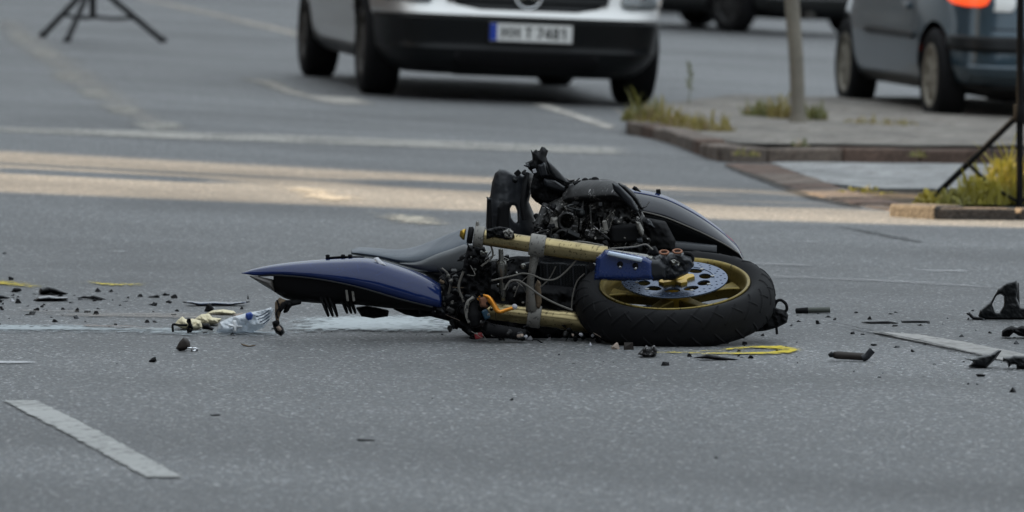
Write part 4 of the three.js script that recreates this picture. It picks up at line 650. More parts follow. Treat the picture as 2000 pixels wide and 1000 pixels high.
  part('engine_cover', loft([[1098, [[384, -0.42], [378, -0.36], [376, -0.28], [384, -0.22], [392, -0.2], [392, -0.34]]], [1118, [[368, -0.45], [358, -0.38], [357, -0.28], [368, -0.19], [388, -0.165], [392, -0.34]]], [1160, [[360, -0.46], [351, -0.38], [350, -0.28], [362, -0.175], [386, -0.15], [392, -0.34]]], [1200, [[364, -0.46], [355, -0.38], [354, -0.28], [364, -0.175], [384, -0.15], [392, -0.34]]], [1230, [[378, -0.44], [370, -0.38], [370, -0.28], [380, -0.2], [396, -0.17], [400, -0.34]]], [1252, [[400, -0.42], [394, -0.36], [394, -0.28], [400, -0.22], [412, -0.2], [414, -0.34]]]]), M.soot, bike, 'dusty rounded cover on top of the engine');
  for (const [x, y, s] of [[1143, 351, 7], [1162, 349, 8], [1153, 352, 4], [1124, 357, 6]]) part('cover_knob', latheBetween(P(x, y + 5, -0.27), P(x, y - 4, -0.27), [[0, s * U], [0.008, s * U], [0.012, s * U * 0.6], [0.014, 0]], 14), M.mattBlack, bike);
  const fr = rng(77);
  for (let i = 0; i < 11; i++) part('cooling_fin', boxAt(P(1118 + i * 8.6 + fr() * 5, 420 + fr() * 22, -0.20 + fr() * 0.04), 0.003 + fr() * 0.008, (16 + fr() * 46) * U, 0.04, (fr() - 0.5) * 0.5, 0, (fr() - 0.5) * 0.5, 0.3), fr() < 0.6 ? M.sootLight : M.mattBlack, bike);
  part('exhaust_port', latheBetween(P(1112, 432, -0.24), P(1106, 434, -0.12), [[0, 0.024], [0.06, 0.024], [0.075, 0.030], [0.09, 0.030], [0.09, 0.020], [0.03, 0.018]], 28), M.soot, bike, 'grey round pipe stub on the engine side');
  part('exhaust_port', latheBetween(P(1102, 462, -0.22), P(1098, 463, -0.13), [[0, 0.02], [0.07, 0.02], [0.08, 0.024], [0.08, 0.014], [0.02, 0.012]], 24), M.soot, bike);
  part('rocker_box', boxAt(P(1222, 456, -0.14), 62 * U, 36 * U, 0.07, 0, 0.1, 0.03, 0.2), M.mattBlack, bike);
  part('box_cap', boxAt(P(1182, 441, -0.12), 10 * U, 22 * U, 0.03, 0, 0, 0.15, 0.35), M.castGrey, bike);
  part('box_cap', pillow([[1241, 432], [1250, 434], [1258, 450], [1256, 462], [1249, 458], [1244, 446]], { z: -0.10, depth: 0.018, R: 6, step: 1.5 }), M.castGrey, bike);
  part('box_cap', boxAt(P(1249, 470, -0.10), 12 * U, 10 * U, 0.03, 0, 0, 0.1, 0.4), M.greyPlastic, bike);
  part('strap', pillow([[1195, 356], [1210, 362], [1234, 386], [1249, 412], [1241, 416], [1222, 397], [1198, 371]], { z: -0.13, depth: 0.014, R: 6, step: 2, lean: (x) => (x - 1195) * 0.0006 }), M.greyPlastic, bike);
  part('strap', pillow([[1206, 357], [1222, 362], [1246, 386], [1258, 408], [1252, 412], [1238, 392], [1212, 366]], { z: -0.17, depth: 0.014, R: 6, step: 2 }), M.blackPlastic, bike);
  part('battery_tray', pillow([[1236, 420], [1300, 432], [1320, 470], [1316, 494], [1250, 494], [1262, 460]], { z: -0.24, depth: 0.04, R: 14, noise: 0.03 }), M.mattBlack, bike);
  part('coolant_bottle', pillow([[1076, 424], [1090, 424], [1094, 448], [1078, 452], [1072, 440]], { z: -0.17, depth: 0.02, R: 6, step: 2 }), M.castGrey, bike);
  part('pipe_stub', rodBetween(P(1066, 400, -0.2), P(1048, 446, -0.16), 0.012, 0.010, 14), M.soot, bike);

  // torn front cowl pieces standing up
  part('inner_cowl', pillow([[952, 470], [949, 440], [951, 388], [957, 384], [961, 356], [967, 338], [976, 330], [986, 331], [998, 338], [1006, 342], [1011, 334], [1020, 343], [1030, 336], [1040, 337], [1042, 350], [1038, 372], [1033, 394], [1044, 420], [1054, 446], [1058, 470]], { holes: [[[996, 408], [1000, 401], [1006, 402], [1010, 412], [1011, 436], [1004, 433], [998, 424]]], z: -0.22, depth: 0.02, back: 0.02, R: 7, step: 2, noise: 0.010, nf: 0.05, lean: (x, y) => -0.00004 * (x - 978) ** 2 + (x > 1008 ? (x - 1008) * 0.0012 : 0) - (470 - y) * 0.0004 }), M.greyPlastic, bike, 'torn dark grey cowl piece with an oval hole');
  part('cowl_rib', pillow([[968, 464], [972, 404], [984, 392], [996, 396], [994, 420], [996, 468]], { z: -0.186, depth: 0.016, R: 8, step: 2 }), M.mattBlack, bike);
  part('cowl_rib', pillow([[950, 468], [951, 388], [959, 386], [962, 468]], { z: -0.19, depth: 0.02, R: 4, step: 2 }), M.mattBlack, bike);
  part('cowl_rib', tubeThrough(pp([[1030, 338, 0], [1024, 364, 0.02], [1020, 398, 0.03], [1024, 430, 0.03]], -0.20), 0.007, 24, 8), M.mattBlack, bike);
  part('cowl_bolt', boxAt(P(1011, 338, -0.19), 12 * U, 10 * U, 0.02, 0, 0, 0.7), M.mattBlack, bike);
  part('cowl_bolt', latheBetween(P(1006, 352, -0.20), P(1006, 352, -0.17), [[0, 0.009], [0.02, 0.009], [0.025, 0.004], [0.026, 0]], 14), M.blackPlastic, bike);
  part('air_duct', pillow([[1036, 290], [1040, 297], [1047, 291], [1052, 297], [1058, 286], [1064, 288], [1071, 294], [1067, 306], [1070, 314], [1084, 326], [1102, 346], [1122, 357], [1112, 364], [1108, 376], [1098, 396], [1084, 402], [1062, 404], [1046, 394], [1037, 384], [1036, 366], [1042, 340], [1032, 330], [1027, 318], [1040, 312], [1039, 302]], { z: -0.32, depth: 0.05, back: 0.05, R: 13, step: 2, noise: 0.04, nf: 0.07, seed: 8 }), M.mattBlack, bike, 'torn black duct sticking up highest of the wreck');
  part('duct_flap', pillow([[1066, 310], [1086, 328], [1108, 352], [1124, 358], [1104, 360], [1084, 350], [1072, 334]], { z: -0.25, depth: 0.014, R: 6, step: 1.5, lean: (x, y) => (y - 310) * 0.0005 }), M.blackPlastic, bike);
  part('duct_flap', pillow([[1060, 348], [1084, 352], [1106, 366], [1106, 378], [1088, 374], [1064, 366]], { z: -0.255, depth: 0.02, R: 7, step: 2 }), M.greyPlastic, bike);
  part('duct_flap', pillow([[1050, 322], [1064, 316], [1072, 344], [1056, 348]], { z: -0.268, depth: 0.016, R: 6, step: 2 }), M.greyPlastic, bike);
  part('duct_tear', pillow([[1026, 318], [1043, 312], [1044, 326], [1034, 331]], { z: -0.29, depth: 0.012, R: 4, step: 1.5 }), M.mattBlack, bike);
  part('duct_clip', boxAt(P(1044, 334, -0.25), 7 * U, 8 * U, 0.01, 0, 0, 0.3), M.chipWhite, bike);
  part('cowl_strut', tubeThrough(pp([[1046, 420], [1056, 436, 0.02], [1064, 450, 0.04], [1068, 470, 0.06]], -0.24), 0.008, 20, 8), M.mattBlack, bike);
  part('cowl_strut', tubeThrough(pp([[1104, 380], [1092, 396, 0.01], [1076, 412, 0.02], [1062, 420, 0.02]], -0.25), 0.006, 20, 8), M.mattBlack, bike);
  part('cowl_strut', tubeThrough(pp([[1108, 362], [1112, 384, 0.02], [1098, 410, 0.04]], -0.25), 0.007, 20, 8), M.mattBlack, bike);
  part('wire_stub', tubeThrough(pp([[1112, 358], [1122, 356], [1132, 348]], -0.28), 0.002, 10, 6), M.mattBlack, bike);

  // right-hand fairing behind the wheel
  const F = [[1218, 368, 410, 478], [1260, 374, 416, 486], [1300, 384, 425, 494], [1340, 403, 441, 502], [1380, 428, 459, 510], [1420, 460, 480, 518], [1443, 485, 496, 524], [1452, 504, 509, 528]];
  part('side_fairing', loft(F.map(([x, t, s, b], i) => { const k = i > 5 ? 0.55 : 1; return [x, [[t + 26, -0.66], [t + 5, -0.50], [t, -0.43], [lerp(t, s, 0.16), -0.365], [lerp(t, s, 0.55), -0.325], [s, -0.31], [s + 3, -0.40], [t + 30, -0.60]]]; })), M.blueDark, bike, 'dark blue glossy side fairing behind the front wheel');
  part('fairing_inner', loft(F.map(([x, t, s, b]) => [x, [[s + 1, -0.40], [s + 1, -0.318], [lerp(s, b, 0.35), -0.325], [lerp(s, b, 0.7), -0.345], [b, -0.36], [b, -0.48], [lerp(s, b, 0.5), -0.5]]])), M.blackPlastic, bike, 'matt black inner panel of the side fairing');
  part('fairing_seam', tubeThrough(pp([[1240, 412, 0.0], [1262, 415, 0], [1300, 425, 0], [1340, 441, 0], [1380, 459, 0], [1420, 480, 0], [1443, 495, 0]], -0.300), 0.0026, 50, 6), M.cable, bike);
  part('fairing_ledge', loft([[1282, [[468, -0.30], [470, -0.26], [486, -0.25], [490, -0.3]]], [1340, [[474, -0.30], [476, -0.26], [490, -0.25], [494, -0.3]]], [1400, [[480, -0.30], [482, -0.27], [494, -0.26], [498, -0.3]]]]), M.greyPlastic, bike);
  part('fairing_decal', loft([[1268, [[380, -0.455], [384, -0.425], [389, -0.40], [386, -0.44]]], [1310, [[394, -0.455], [400, -0.415], [405, -0.385], [400, -0.44]]], [1352, [[414, -0.45], [420, -0.40], [424, -0.38], [420, -0.44]]]]), M.blueMatt, bike);
  part('fairing_edge', loft(F.map(([x, t, s, bb]) => [x, [[t + 3, -0.46], [t - 1.5, -0.432], [t + 0.05 * (s - t) - 1.5, -0.40], [t + 0.13 * (s - t) - 0.5, -0.368], [t + 0.16 * (s - t) + 2, -0.374], [t + 5, -0.43]]])), M.blue, bike, 'blue painted rim along the top of the side fairing');
  part('fairing_lug', boxAt(P(1286, 377, -0.44), 9 * U, 15 * U, 0.02, 0, 0, 0.06), M.mattBlack, bike);

  // fork, yokes, controls
  const a1 = P(896, 456, 0.10), a2 = P(1336, 522, 0.13), b1 = P(930, 604, 0.03), b2 = P(1340, 655, 0.05), dA = a2.clone().sub(a1).length(), dB = b2.clone().sub(b1).length(), onA = (t) => a1.clone().lerp(a2, t), onB = (t) => b1.clone().lerp(b2, t);
  part('fork_tube', latheBetween(onA(0.08), onA(0.66), [[0, 0.022], [0.01, 0.0235], [0.28 * dA, 0.0245], [0.30 * dA, 0.027], [0.545 * dA, 0.0272], [0.555 * dA, 0.0285], [0.575 * dA, 0.0285], [0.58 * dA, 0.02]], 48), M.goldFork, bike, 'gold-brown upper fork tube');
  part('fork_tube', latheBetween(onB(0.05), onB(0.75), [[0, 0.022], [0.01, 0.026], [0.34 * dB, 0.0265], [0.36 * dB, 0.029], [0.6 * dB, 0.0292], [0.62 * dB, 0.02]], 48), M.goldFork, bike, 'gold-brown lower fork tube');
  part('fork_slider', rodBetween(onA(0.6), onA(0.98), 0.021, 0.022, 28), M.steel, bike); part('fork_slider', rodBetween(onB(0.6), onB(0.99), 0.021, 0.022, 28), M.steel, bike);
  const along = (on, t, L, prof, name, mat, label) => { const c = on(t), d = on(1).clone().sub(on(0)).normalize(); return part(name, latheBetween(c, c.clone().addScaledVector(d, L), prof, 32), mat, bike, label); };
  along(onA, 0.005, 0.02, [[0, 0], [0, 0.008], [0.008, 0.015], [0.016, 0.0175], [0.016, 0]], 'fork_cap', M.hubGold);
  along(onA, 0.04, 0.02, [[0, 0], [0, 0.024], [0.012, 0.026], [0.016, 0.02], [0.016, 0]], 'fork_ring', M.mattBlack);
  along(onA, 0.068, 0.03, [[0, 0], [0, 0.030], [0.003, 0.032], [0.027, 0.032], [0.03, 0.030], [0.03, 0]], 'yoke_clamp', M.castGrey, 'grey upper yoke clamp');
  part('yoke_clamp', pillow([[926, 455], [930, 432], [935, 431], [938, 446], [944, 455]], { z: 0.10, depth: 0.012, R: 4, step: 1.5 }), M.castGrey, bike);
  along(onA, 0.315, 0.046, [[0, 0.026], [0, 0.031], [0.004, 0.033], [0.042, 0.033], [0.046, 0.031], [0.046, 0.026]], 'yoke_clamp', M.castGrey, 'pale grey lower yoke clamp around the upper fork tube');
  along(onB, 0.245, 0.04, [[0, 0.028], [0, 0.032], [0.004, 0.034], [0.036, 0.034], [0.04, 0.032], [0.04, 0.028]], 'yoke_clamp', M.castGrey);
  part('yoke_stem', skin([[1045, 496, 10, 0.10], [1042, 515, 8, 0.095], [1037, 540, 7, 0.085], [1035, 560, 7, 0.075], [1036, 582, 9, 0.065], [1038, 606, 11, 0.055]].map(([x, y, w, z]) => Array.from({ length: 20 }, (_, i) => { const a = i / 20 * 6.2832; return P(x + Math.cos(a) * w, y + Math.sin(a) * 2, z + Math.sin(a) * 0.018); }))), M.castGrey, bike);
  part('yoke_arm', pillow([[1050, 545], [1056, 552], [1058, 590], [1054, 604], [1046, 600], [1044, 560]], { z: 0.05, depth: 0.014, R: 5, step: 1.5 }), M.rust, bike);
  part('yoke_bolt', latheBetween(P(1022, 520, 0.07), P(1022, 521, 0.10), [[0, 0.009], [0.012, 0.009], [0.016, 0.005], [0.018, 0]], 14), M.steel, bike);
  part('yoke_bracket', pillow([[1020, 514], [1040, 510], [1042, 524], [1026, 528]], { z: 0.06, depth: 0.01, R: 4, step: 1.5 }), M.greyPlastic, bike);
  part('ignition_barrel', latheBetween(P(978, 486, 0.06), P(983, 592, 0.02), [[0, 0.003], [0.002, 0.007], [0.034, 0.008], [0.036, 0.015], [0.05, 0.018], [0.075, 0.017], [0.078, 0.011], [0.14, 0.010], [0.16, 0.006]], 24), M.steel, bike, 'silver barrel hanging below the upper fork tube');
  part('top_yoke', pillow([[914, 478], [946, 482], [962, 520], [958, 580], [940, 604], [912, 600], [900, 560], [906, 510]], { z: 0.02, depth: 0.035, R: 14, step: 2, noise: 0.05, nf: 0.12 }), M.mattBlack, bike);
  part('fork_bracket', pillow([[950, 448], [976, 442], [998, 446], [1006, 462], [990, 468], [966, 462], [950, 468]], { z: 0.13, depth: 0.018, R: 6, step: 1.5, noise: 0.03, nf: 0.2 }), M.mattBlack, bike);
  part('fork_bracket', pillow([[980, 452], [994, 446], [1003, 452], [1000, 466], [986, 464]], { z: 0.142, depth: 0.014, R: 5, step: 1.5, noise: 0.02, nf: 0.3 }), M.castGrey, bike);
  part('handlebar_clamp', latheBetween(P(918, 578, 0.10), P(930, 640, 0.13), [[0, 0], [0, 0.016], [0.006, 0.019], [0.02, 0.019], [0.022, 0.015], [0.05, 0.017], [0.053, 0.022], [0.07, 0.022], [0.075, 0.016], [0.095, 0.015], [0.095, 0]], 24), M.mattBlack, bike);
  part('clamp_ring', tubeThrough(pp([[926, 581], [916, 588], [911, 602], [912, 616], [917, 630]], 0.125), 0.0062, 24, 8), M.castGrey, bike, 'pale grey curved ring beside the orange lever');
  part('brake_lever', tubeThrough(pp([[934, 584, -0.01], [944, 578, 0], [955, 581, 0.01], [962, 592, 0.015], [969, 606, 0.015], [976, 609, 0.012], [990, 605, 0.01], [1004, 601, 0.01]], 0.14), 0.0056, 60, 12), M.orange, bike, 'orange anodised brake lever');
  part('lever_tip', new THREE.SphereGeometry(0.0085, 16, 12).translate(...P(1005, 599, 0.15).toArray()), M.chipWhite, bike);
  part('lever_pivot', pillow([[934, 580], [950, 577], [956, 586], [952, 602], [938, 600]], { z: 0.135, depth: 0.014, R: 5, step: 1.5 }), M.copper, bike);
  part('lever_blade', pillow([[952, 577], [962, 582], [974, 601], [980, 608], [972, 613], [962, 602], [952, 588]], { z: 0.148, depth: 0.008, R: 4, step: 1.4 }), M.orange, bike);
  part('fluid_cap', boxAt(P(949, 614, 0.145), 13 * U, 20 * U, 0.02, 0, 0, 0.45, 0.3), M.tealCap, bike);
  part('brake_fitting', boxAt(P(935, 656, 0.13), 16 * U, 12 * U, 0.02, 0, 0, 0.2, 0.3), M.redPlastic, bike);
  { const g0 = P(950, 642, 0.14), g1 = P(1026, 655, 0.15), pr = [[0, 0], [0, 0.018]]; for (let i = 0; i < 12; i++) pr.push([0.006 + i * 0.0085, 0.019], [0.010 + i * 0.0085, 0.0172]); pr.push([0.112, 0.019], [0.118, 0.014], [0.118, 0]); part('handlebar_grip', latheBetween(g0, g1, pr, 24), M.tyre, bike); }
  part('bar_end', boxAt(P(1016, 655, 0.165), 12 * U, 14 * U, 0.012, 0, 0, 0.2, 0.4), M.greyPlastic, bike);
  const cables = [[[[960, 548], [1004, 538], [1020, 534], [1040, 537], [1062, 546], [1082, 546], [1100, 535], [1126, 508]], 0.12, 0.0026], [[[985, 566], [997, 549], [1012, 548], [1032, 560], [1060, 580], [1090, 595], [1118, 606]], 0.13, 0.0032], [[[1142, 534], [1128, 548], [1119, 575], [1116, 604]], 0.10, 0.0022], [[[1086, 520], [1072, 545], [1050, 566]], 0.06, 0.0018], [[[1030, 540], [1014, 556], [1004, 580]], 0.08, 0.0016], [[[1190, 486], [1240, 482], [1262, 478], [1275, 488]], 0.15, 0.0028], [[[862, 524], [872, 532], [880, 548], [876, 575]], 0.02, 0.0035], [[[905, 530], [896, 560], [906, 590]], 0.06, 0.004], [[[1060, 470], [1090, 476], [1130, 472], [1180, 480]], -0.02, 0.003], [[[940, 520], [962, 500], [958, 476]], 0.09, 0.003]];
  for (const [l, z, r] of cables) part('cable', tubeThrough(pp(l, z), r, 50, 7), M.cable, bike);

  // axle guard and brake caliper
  part('fork_guard', pillow([[1160, 547], [1164, 503], [1182, 487], [1262, 501], [1276, 510], [1277, 546], [1240, 550]], { z: 0.165, depth: 0.03, back: 0.03, R: 12, step: 2, flat: 0.3 }), M.blueMatt, bike, 'blue guard at the lower end of the upper fork tube');
  part('guard_sticker', pillow([[1188, 490], [1256, 504], [1252, 512], [1186, 498]], { z: 0.208, depth: 0.004, back: 0.03, R: 3, step: 1.5 }), M.sticker, bike, 'pale sticker strip on the blue guard');
  for (const [x, y] of [[1211, 521], [1241, 524]]) { part('rivet', latheBetween(P(x, y, 0.185), P(x, y, 0.205), [[0, 0.007], [0.012, 0.006], [0.015, 0]], 14), M.chrome, bike); part('rivet_recess', latheBetween(P(x, y - 5, 0.18), P(x, y - 5, 0.2), [[0, 0.009], [0.017, 0.009], [0.018, 0]], 14), M.mattBlack, bike); }
  part('axle_lug', pillow([[1262, 504], [1290, 506], [1306, 520], [1300, 544], [1276, 549], [1262, 540]], { z: 0.155, depth: 0.035, R: 12, step: 2 }), M.greyPlastic, bike);
  const cal = new THREE.Group(); cal.name = 'brake_caliper'; bike.add(cal);
  part('caliper_body', pillow([[1272, 500], [1300, 494], [1330, 492], [1352, 500], [1356, 518], [1344, 534], [1320, 546], [1296, 548], [1276, 528]], { z: 0.12, depth: 0.045, back: 0.03, R: 14, step: 2, noise: 0.03, nf: 0.1 }), M.greyPlastic, cal);
  for (const [x, y] of [[1297, 493], [1323, 491]]) part('piston_ring', new THREE.TorusGeometry(0.0125, 0.0034, 10, 28).rotateX(-1.18).translate(...P(x, y, 0.15).toArray()), M.copper, cal);
  part('caliper_bolt', pillow([[1306, 508], [1318, 505], [1330, 512], [1328, 522], [1312, 520]], { z: 0.158, depth: 0.012, R: 4, step: 1.5, noise: 0.02, nf: 0.3 }), M.steel, cal);
  part('caliper_bracket', pillow([[1268, 484], [1280, 480], [1290, 496], [1282, 504], [1262, 498]], { z: 0.11, depth: 0.02, R: 6, step: 2 }), M.mattBlack, cal);
  part('caliper_hose', tubeThrough(pp([[1344, 512], [1352, 508], [1350, 498], [1336, 494]], 0.14), 0.006, 20, 8), M.mattBlack, cal);
}
// front wheel, lying on its side and tilted towards the viewer
{
  const w = new THREE.Group(); w.name = 'front_wheel'; bike.add(w);
  const c = P(1319, 586, 0.05); w.position.copy(c).sub(bike.position);
  w.quaternion.setFromEuler(new THREE.Euler(16.3 * Math.PI / 180, 0, 2.4 * Math.PI / 180, 'ZXY')); LOCAL.set(w, true);
  const prof = [[0.222, 0.047], [0.230, 0.052], [0.245, 0.0585], [0.258, 0.0605], [0.270, 0.0575], [0.281, 0.049], [0.290, 0.036], [0.2955, 0.019], [0.297, 0]];
  const curve = new THREE.CatmullRomCurve3([...prof, ...prof.slice(0, -1).reverse().map(([r, y]) => [r, -y])].map(([r, y]) => V(r, y, 0)), false, 'centripetal'), NP = 72, NA = 900, pr = curve.getSpacedPoints(NP), pos = [], idx = [];
  const saw = (x) => x - Math.floor(x);
  for (let i = 0; i < NA; i++) for (let j = 0; j <= NP; j++) {
    const q = pr[j], t = curve.getTangentAt(j / NP), nr = -t.y, ny = t.x, u = i / NA, s = (j / NP - 0.5) * 2, as = Math.abs(s); let d = 0;
    if (as > 0.10 && as < 0.74) { const ph = saw(u * 26 + (s > 0 ? 0.5 : 0) + (as - 0.1) * 1.5 + 0.5 * (as - 0.1) ** 2), len = saw(Math.floor(u * 26) * 0.618) * 0.2; if (as < 0.74 - len) d = smooth(0.052, 0.022, Math.abs(ph - 0.5)); }
    if (as > 0.28 && as < 0.5) { const ph = saw(u * 26 + (s > 0 ? 0.1 : 0.6) - as * 2.2); d = Math.max(d, smooth(0.04, 0.018, Math.abs(ph - 0.5))); }
    const depth = -0.0030 * d, sg = -1, R = q.x + sg * nr * depth * (1) , Y = q.y + sg * ny * depth, a = u * 6.28318; pos.push(Math.cos(a) * R, Y, Math.sin(a) * R);
  }
  for (let i = 0; i < NA; i++) for (let j = 0; j < NP; j++) { const a = i * (NP + 1) + j, b = ((i + 1) % NA) * (NP + 1) + j; idx.push(a, b, a + 1, a + 1, b, b + 1); }
  part('tyre', fromArrays(pos, idx), M.tyre, w);
  const L = (pts, n = 96) => new THREE.LatheGeometry(pts.map(([r, y]) => new THREE.Vector2(r, y)), n);
  part('rim', L([[0.2235, 0.047], [0.2245, 0.053], [0.221, 0.056], [0.214, 0.053], [0.207, 0.044], [0.203, 0.028], [0.1965, 0.018], [0.1965, -0.018], [0.203, -0.028], [0.207, -0.044], [0.214, -0.053], [0.221, -0.056], [0.2245, -0.053], [0.2235, -0.047]]), M.goldRim, w);
  for (let k = 0; k < 5; k++) {
    const sh = new THREE.Shape(); sh.moveTo(0.03, -0.018); sh.quadraticCurveTo(0.1, -0.010, 0.15, -0.012); sh.quadraticCurveTo(0.185, -0.016, 0.2, -0.034); sh.lineTo(0.2, 0.034); sh.quadraticCurveTo(0.185, 0.016, 0.15, 0.012); sh.quadraticCurveTo(0.1, 0.010, 0.03, 0.018);
    part('spoke', new THREE.ExtrudeGeometry(sh, { depth: 0.022, bevelEnabled: true, bevelSize: 0.004, bevelThickness: 0.005, bevelSegments: 3, curveSegments: 10 }).translate(0, 0, -0.011).rotateX(-Math.PI / 2).rotateY(k * 1.2566 + 0.35), M.goldRim, w);
  }
  part('hub', L([[0.012, 0.075], [0.030, 0.075], [0.034, 0.070], [0.040, 0.05], [0.046, 0.02], [0.046, -0.02], [0.040, -0.05], [0.034, -0.075], [0.012, -0.075]], 40), M.hubGold, w);
  for (const s of [1, -1]) {
    const b = new THREE.Shape(); b.absarc(0, 0, 0.157, 0, Math.PI * 2); const hole = new THREE.Path(); hole.absarc(0, 0, 0.118, 0, Math.PI * 2, true); b.holes.push(hole);
    for (let k = 0; k < 66; k++) { const a = k / 66 * 6.2832, r = 0.127 + (k % 3) * 0.011, h = new THREE.Path(); h.absarc(Math.cos(a) * r, Math.sin(a) * r, 0.0036, 0, Math.PI * 2, true); b.holes.push(h); }
    part('brake_disc', new THREE.ExtrudeGeometry(b, { depth: 0.004, bevelEnabled: true, bevelSize: 0.0006, bevelThickness: 0.0006, bevelSegments: 1, curveSegments: 64 }).rotateX(-Math.PI / 2).translate(0, s * 0.064 - 0.002, 0), M.disc, w);
    const cr = new THREE.Shape(); cr.absarc(0, 0, 0.121, 0, Math.PI * 2); const ch = new THREE.Path(); ch.absarc(0, 0, 0.040, 0, Math.PI * 2, true); cr.holes.push(ch);
    for (let k = 0; k < 10; k++) { const a = k / 10 * 6.2832 + 0.2, h = new THREE.Path(); h.absellipse(Math.cos(a) * 0.093, Math.sin(a) * 0.093, 0.0185, 0.0245, 0, Math.PI * 2, true, a); cr.holes.push(h); }
    part('disc_carrier', new THREE.ExtrudeGeometry(cr, { depth: 0.004, bevelEnabled: true, bevelSize: 0.001, bevelThickness: 0.001, bevelSegments: 2, curveSegments: 48 }).rotateX(-Math.PI / 2).translate(0, s * 0.064 - 0.004, 0), M.disc, w);
    const hc = new THREE.Shape(); for (let k = 0; k < 20; k++) { const a = k / 20 * 6.2832, r = k % 4 < 2 ? 0.058 : 0.042; hc[k ? 'lineTo' : 'moveTo'](Math.cos(a) * r, Math.sin(a) * r); } const hh = new THREE.Path(); hh.absarc(0, 0, 0.02, 0, Math.PI * 2, true); hc.holes.push(hh);
    part('disc_hub', new THREE.ExtrudeGeometry(hc, { depth: 0.008, bevelEnabled: true, bevelSize: 0.0015, bevelThickness: 0.0015, bevelSegments: 2, curveSegments: 32 }).rotateX(-Math.PI / 2).translate(0, s * 0.066 - 0.002, 0), M.hubGold, w);
    for (let k = 0; k < 10; k++) { const a = k / 10 * 6.2832 + 0.2 + 0.314; part('disc_button', new THREE.CylinderGeometry(0.006, 0.006, 0.007, 14).translate(Math.cos(a) * 0.114, s * 0.064, Math.sin(a) * 0.114), M.steel, w); }
  }
  part('axle', new THREE.CylinderGeometry(0.011, 0.011, 0.24, 20), M.steel, w);
}
{
  part('mudguard_remnant', pillow([[1494, 604], [1506, 596], [1518, 602], [1534, 606], [1540, 616], [1537, 630], [1518, 640], [1496, 646], [1478, 648], [1488, 626]], { z: 0.06, depth: 0.03, R: 9, step: 2, noise: 0.03, nf: 0.15 }), M.mattBlack, bike, 'broken black mudguard end at the right of the tyre');
  part('mudguard_loop', tubeThrough(pp([[1512, 606], [1517, 589], [1524, 586], [1535, 594], [1536, 606], [1524, 610]], 0.07), 0.0045, 40, 8, true), M.mattBlack, bike);
  part('mudguard_lug', boxAt(P(1517, 646, 0.07), 5 * U, 14 * U, 0.008, 0, 0, 0.1), M.mattBlack, bike);
  // small broken fittings among the dark middle
  const r = rng(1234), spot = (name, n, box, z0, z1, sMin, sMax, mats) => {
    for (let i = 0; i < n; i++) {
      const x = lerp(box[0], box[2], r()), y = lerp(box[1], box[3], r()), z = lerp(z0, z1, r()), s = lerp(sMin, sMax, r()) * U, m = mats[Math.floor(r() * mats.length)], k = r(), e = [r() * 3, r() * 3, r() * 3];
      let g; if (k < 0.4) g = boxAt(P(x, y, z), s * (0.6 + r()), s * (0.5 + r()), s * 0.7, ...e, 0.2);
      else if (k < 0.75) g = latheBetween(P(x, y, z), P(x + (r() - 0.5) * 20, y + (r() - 0.5) * 20, z + 0.02), [[0, 0], [0, s * 0.5], [s * 0.4, s * 0.5], [s * 0.45, s * 0.32], [s * 1.1, s * 0.3], [s * 1.1, 0]], 12);
      else g = tubeThrough([P(x, y, z), P(x + (r() - 0.5) * 34, y + (r() - 0.5) * 30, z + 0.02), P(x + (r() - 0.5) * 50, y + (r() - 0.5) * 44, z)], s * 0.11, 16, 6);
      part(k < 0.4 ? 'broken_bracket' : k < 0.75 ? 'bolt' : 'hose', g, m, bike);
    }
  };
  const dark = [M.mattBlack, M.blackPlastic, M.soot, M.mattBlack, M.mattBlack];
  // torn plastic tongues and splinters standing off the broken edges
  const tongue = (x, y, z, L, w, ang, mat, sd) => { const q = rng(sd), c = Math.cos(ang), n = Math.sin(ang), at = (t, k) => [x + c * L * t - n * w * k, y + n * L * t + c * w * k]; part('torn_plastic', pillow([at(0, -1), at(0.35, -0.9 - q() * 0.4), at(0.7, -0.3 - q() * 0.5), at(1, (q() - 0.5) * 0.6), at(0.8, 0.3 + q() * 0.5), at(0.55, 0.4 + q() * 0.3), at(0.4, 0.9 + q() * 0.4), at(0, 1)], { z, depth: 0.008, R: 4, step: 1.5, noise: 0.02, nf: 0.2, seed: sd, lean: (a, e) => (q() * 0 + 0.0008 * (e - y)) }), mat, bike); };
  [[1034, 322, -0.26, 12, 4, 2.9], [1100, 360, -0.22, 26, 4, -0.4], [1082, 398, -0.18, 22, 5, 1.9], [1022, 342, -0.18, 13, 4, -1.2], [958, 392, -0.17, 12, 3, -2.4], [1120, 360, -0.16, 18, 3, -0.5], [1236, 366, -0.2, 20, 4, 0.5], [860, 540, 0.05, 24, 5, 0.9], [852, 598, 0.06, 22, 4, 0.7], [880, 624, 0.04, 22, 4, 1.2], [846, 606, 0.06, 14, 3, 1.6], [820, 606, 0.05, 12, 3, 1.4], [1004, 470, 0.05, 20, 4, 1.0], [1090, 480, -0.05, 24, 5, 1.7], [1140, 482, -0.05, 20, 4, 1.4], [1180, 470, -0.08, 20, 5, 1.2], [1262, 430, -0.2, 24, 5, 0.7], [906, 500, 0.06, 18, 4, 2.4]].forEach((t, i) => tongue(...t, i % 4 ? M.mattBlack : M.greyPlastic, 300 + i));
  spot('rear', 34, [855, 530, 930, 640], -0.08, 0.06, 8, 18, dark); spot('rear', 9, [862, 535, 915, 630], 0.02, 0.07, 4, 10, [M.tanPlastic, M.rust, M.castGrey]);
  spot('middle', 26, [940, 500, 1040, 600], -0.06, 0.05, 7, 16, dark); spot('middle', 6, [940, 500, 1040, 600], 0.0, 0.06, 4, 8, [M.castGrey, M.steel]);
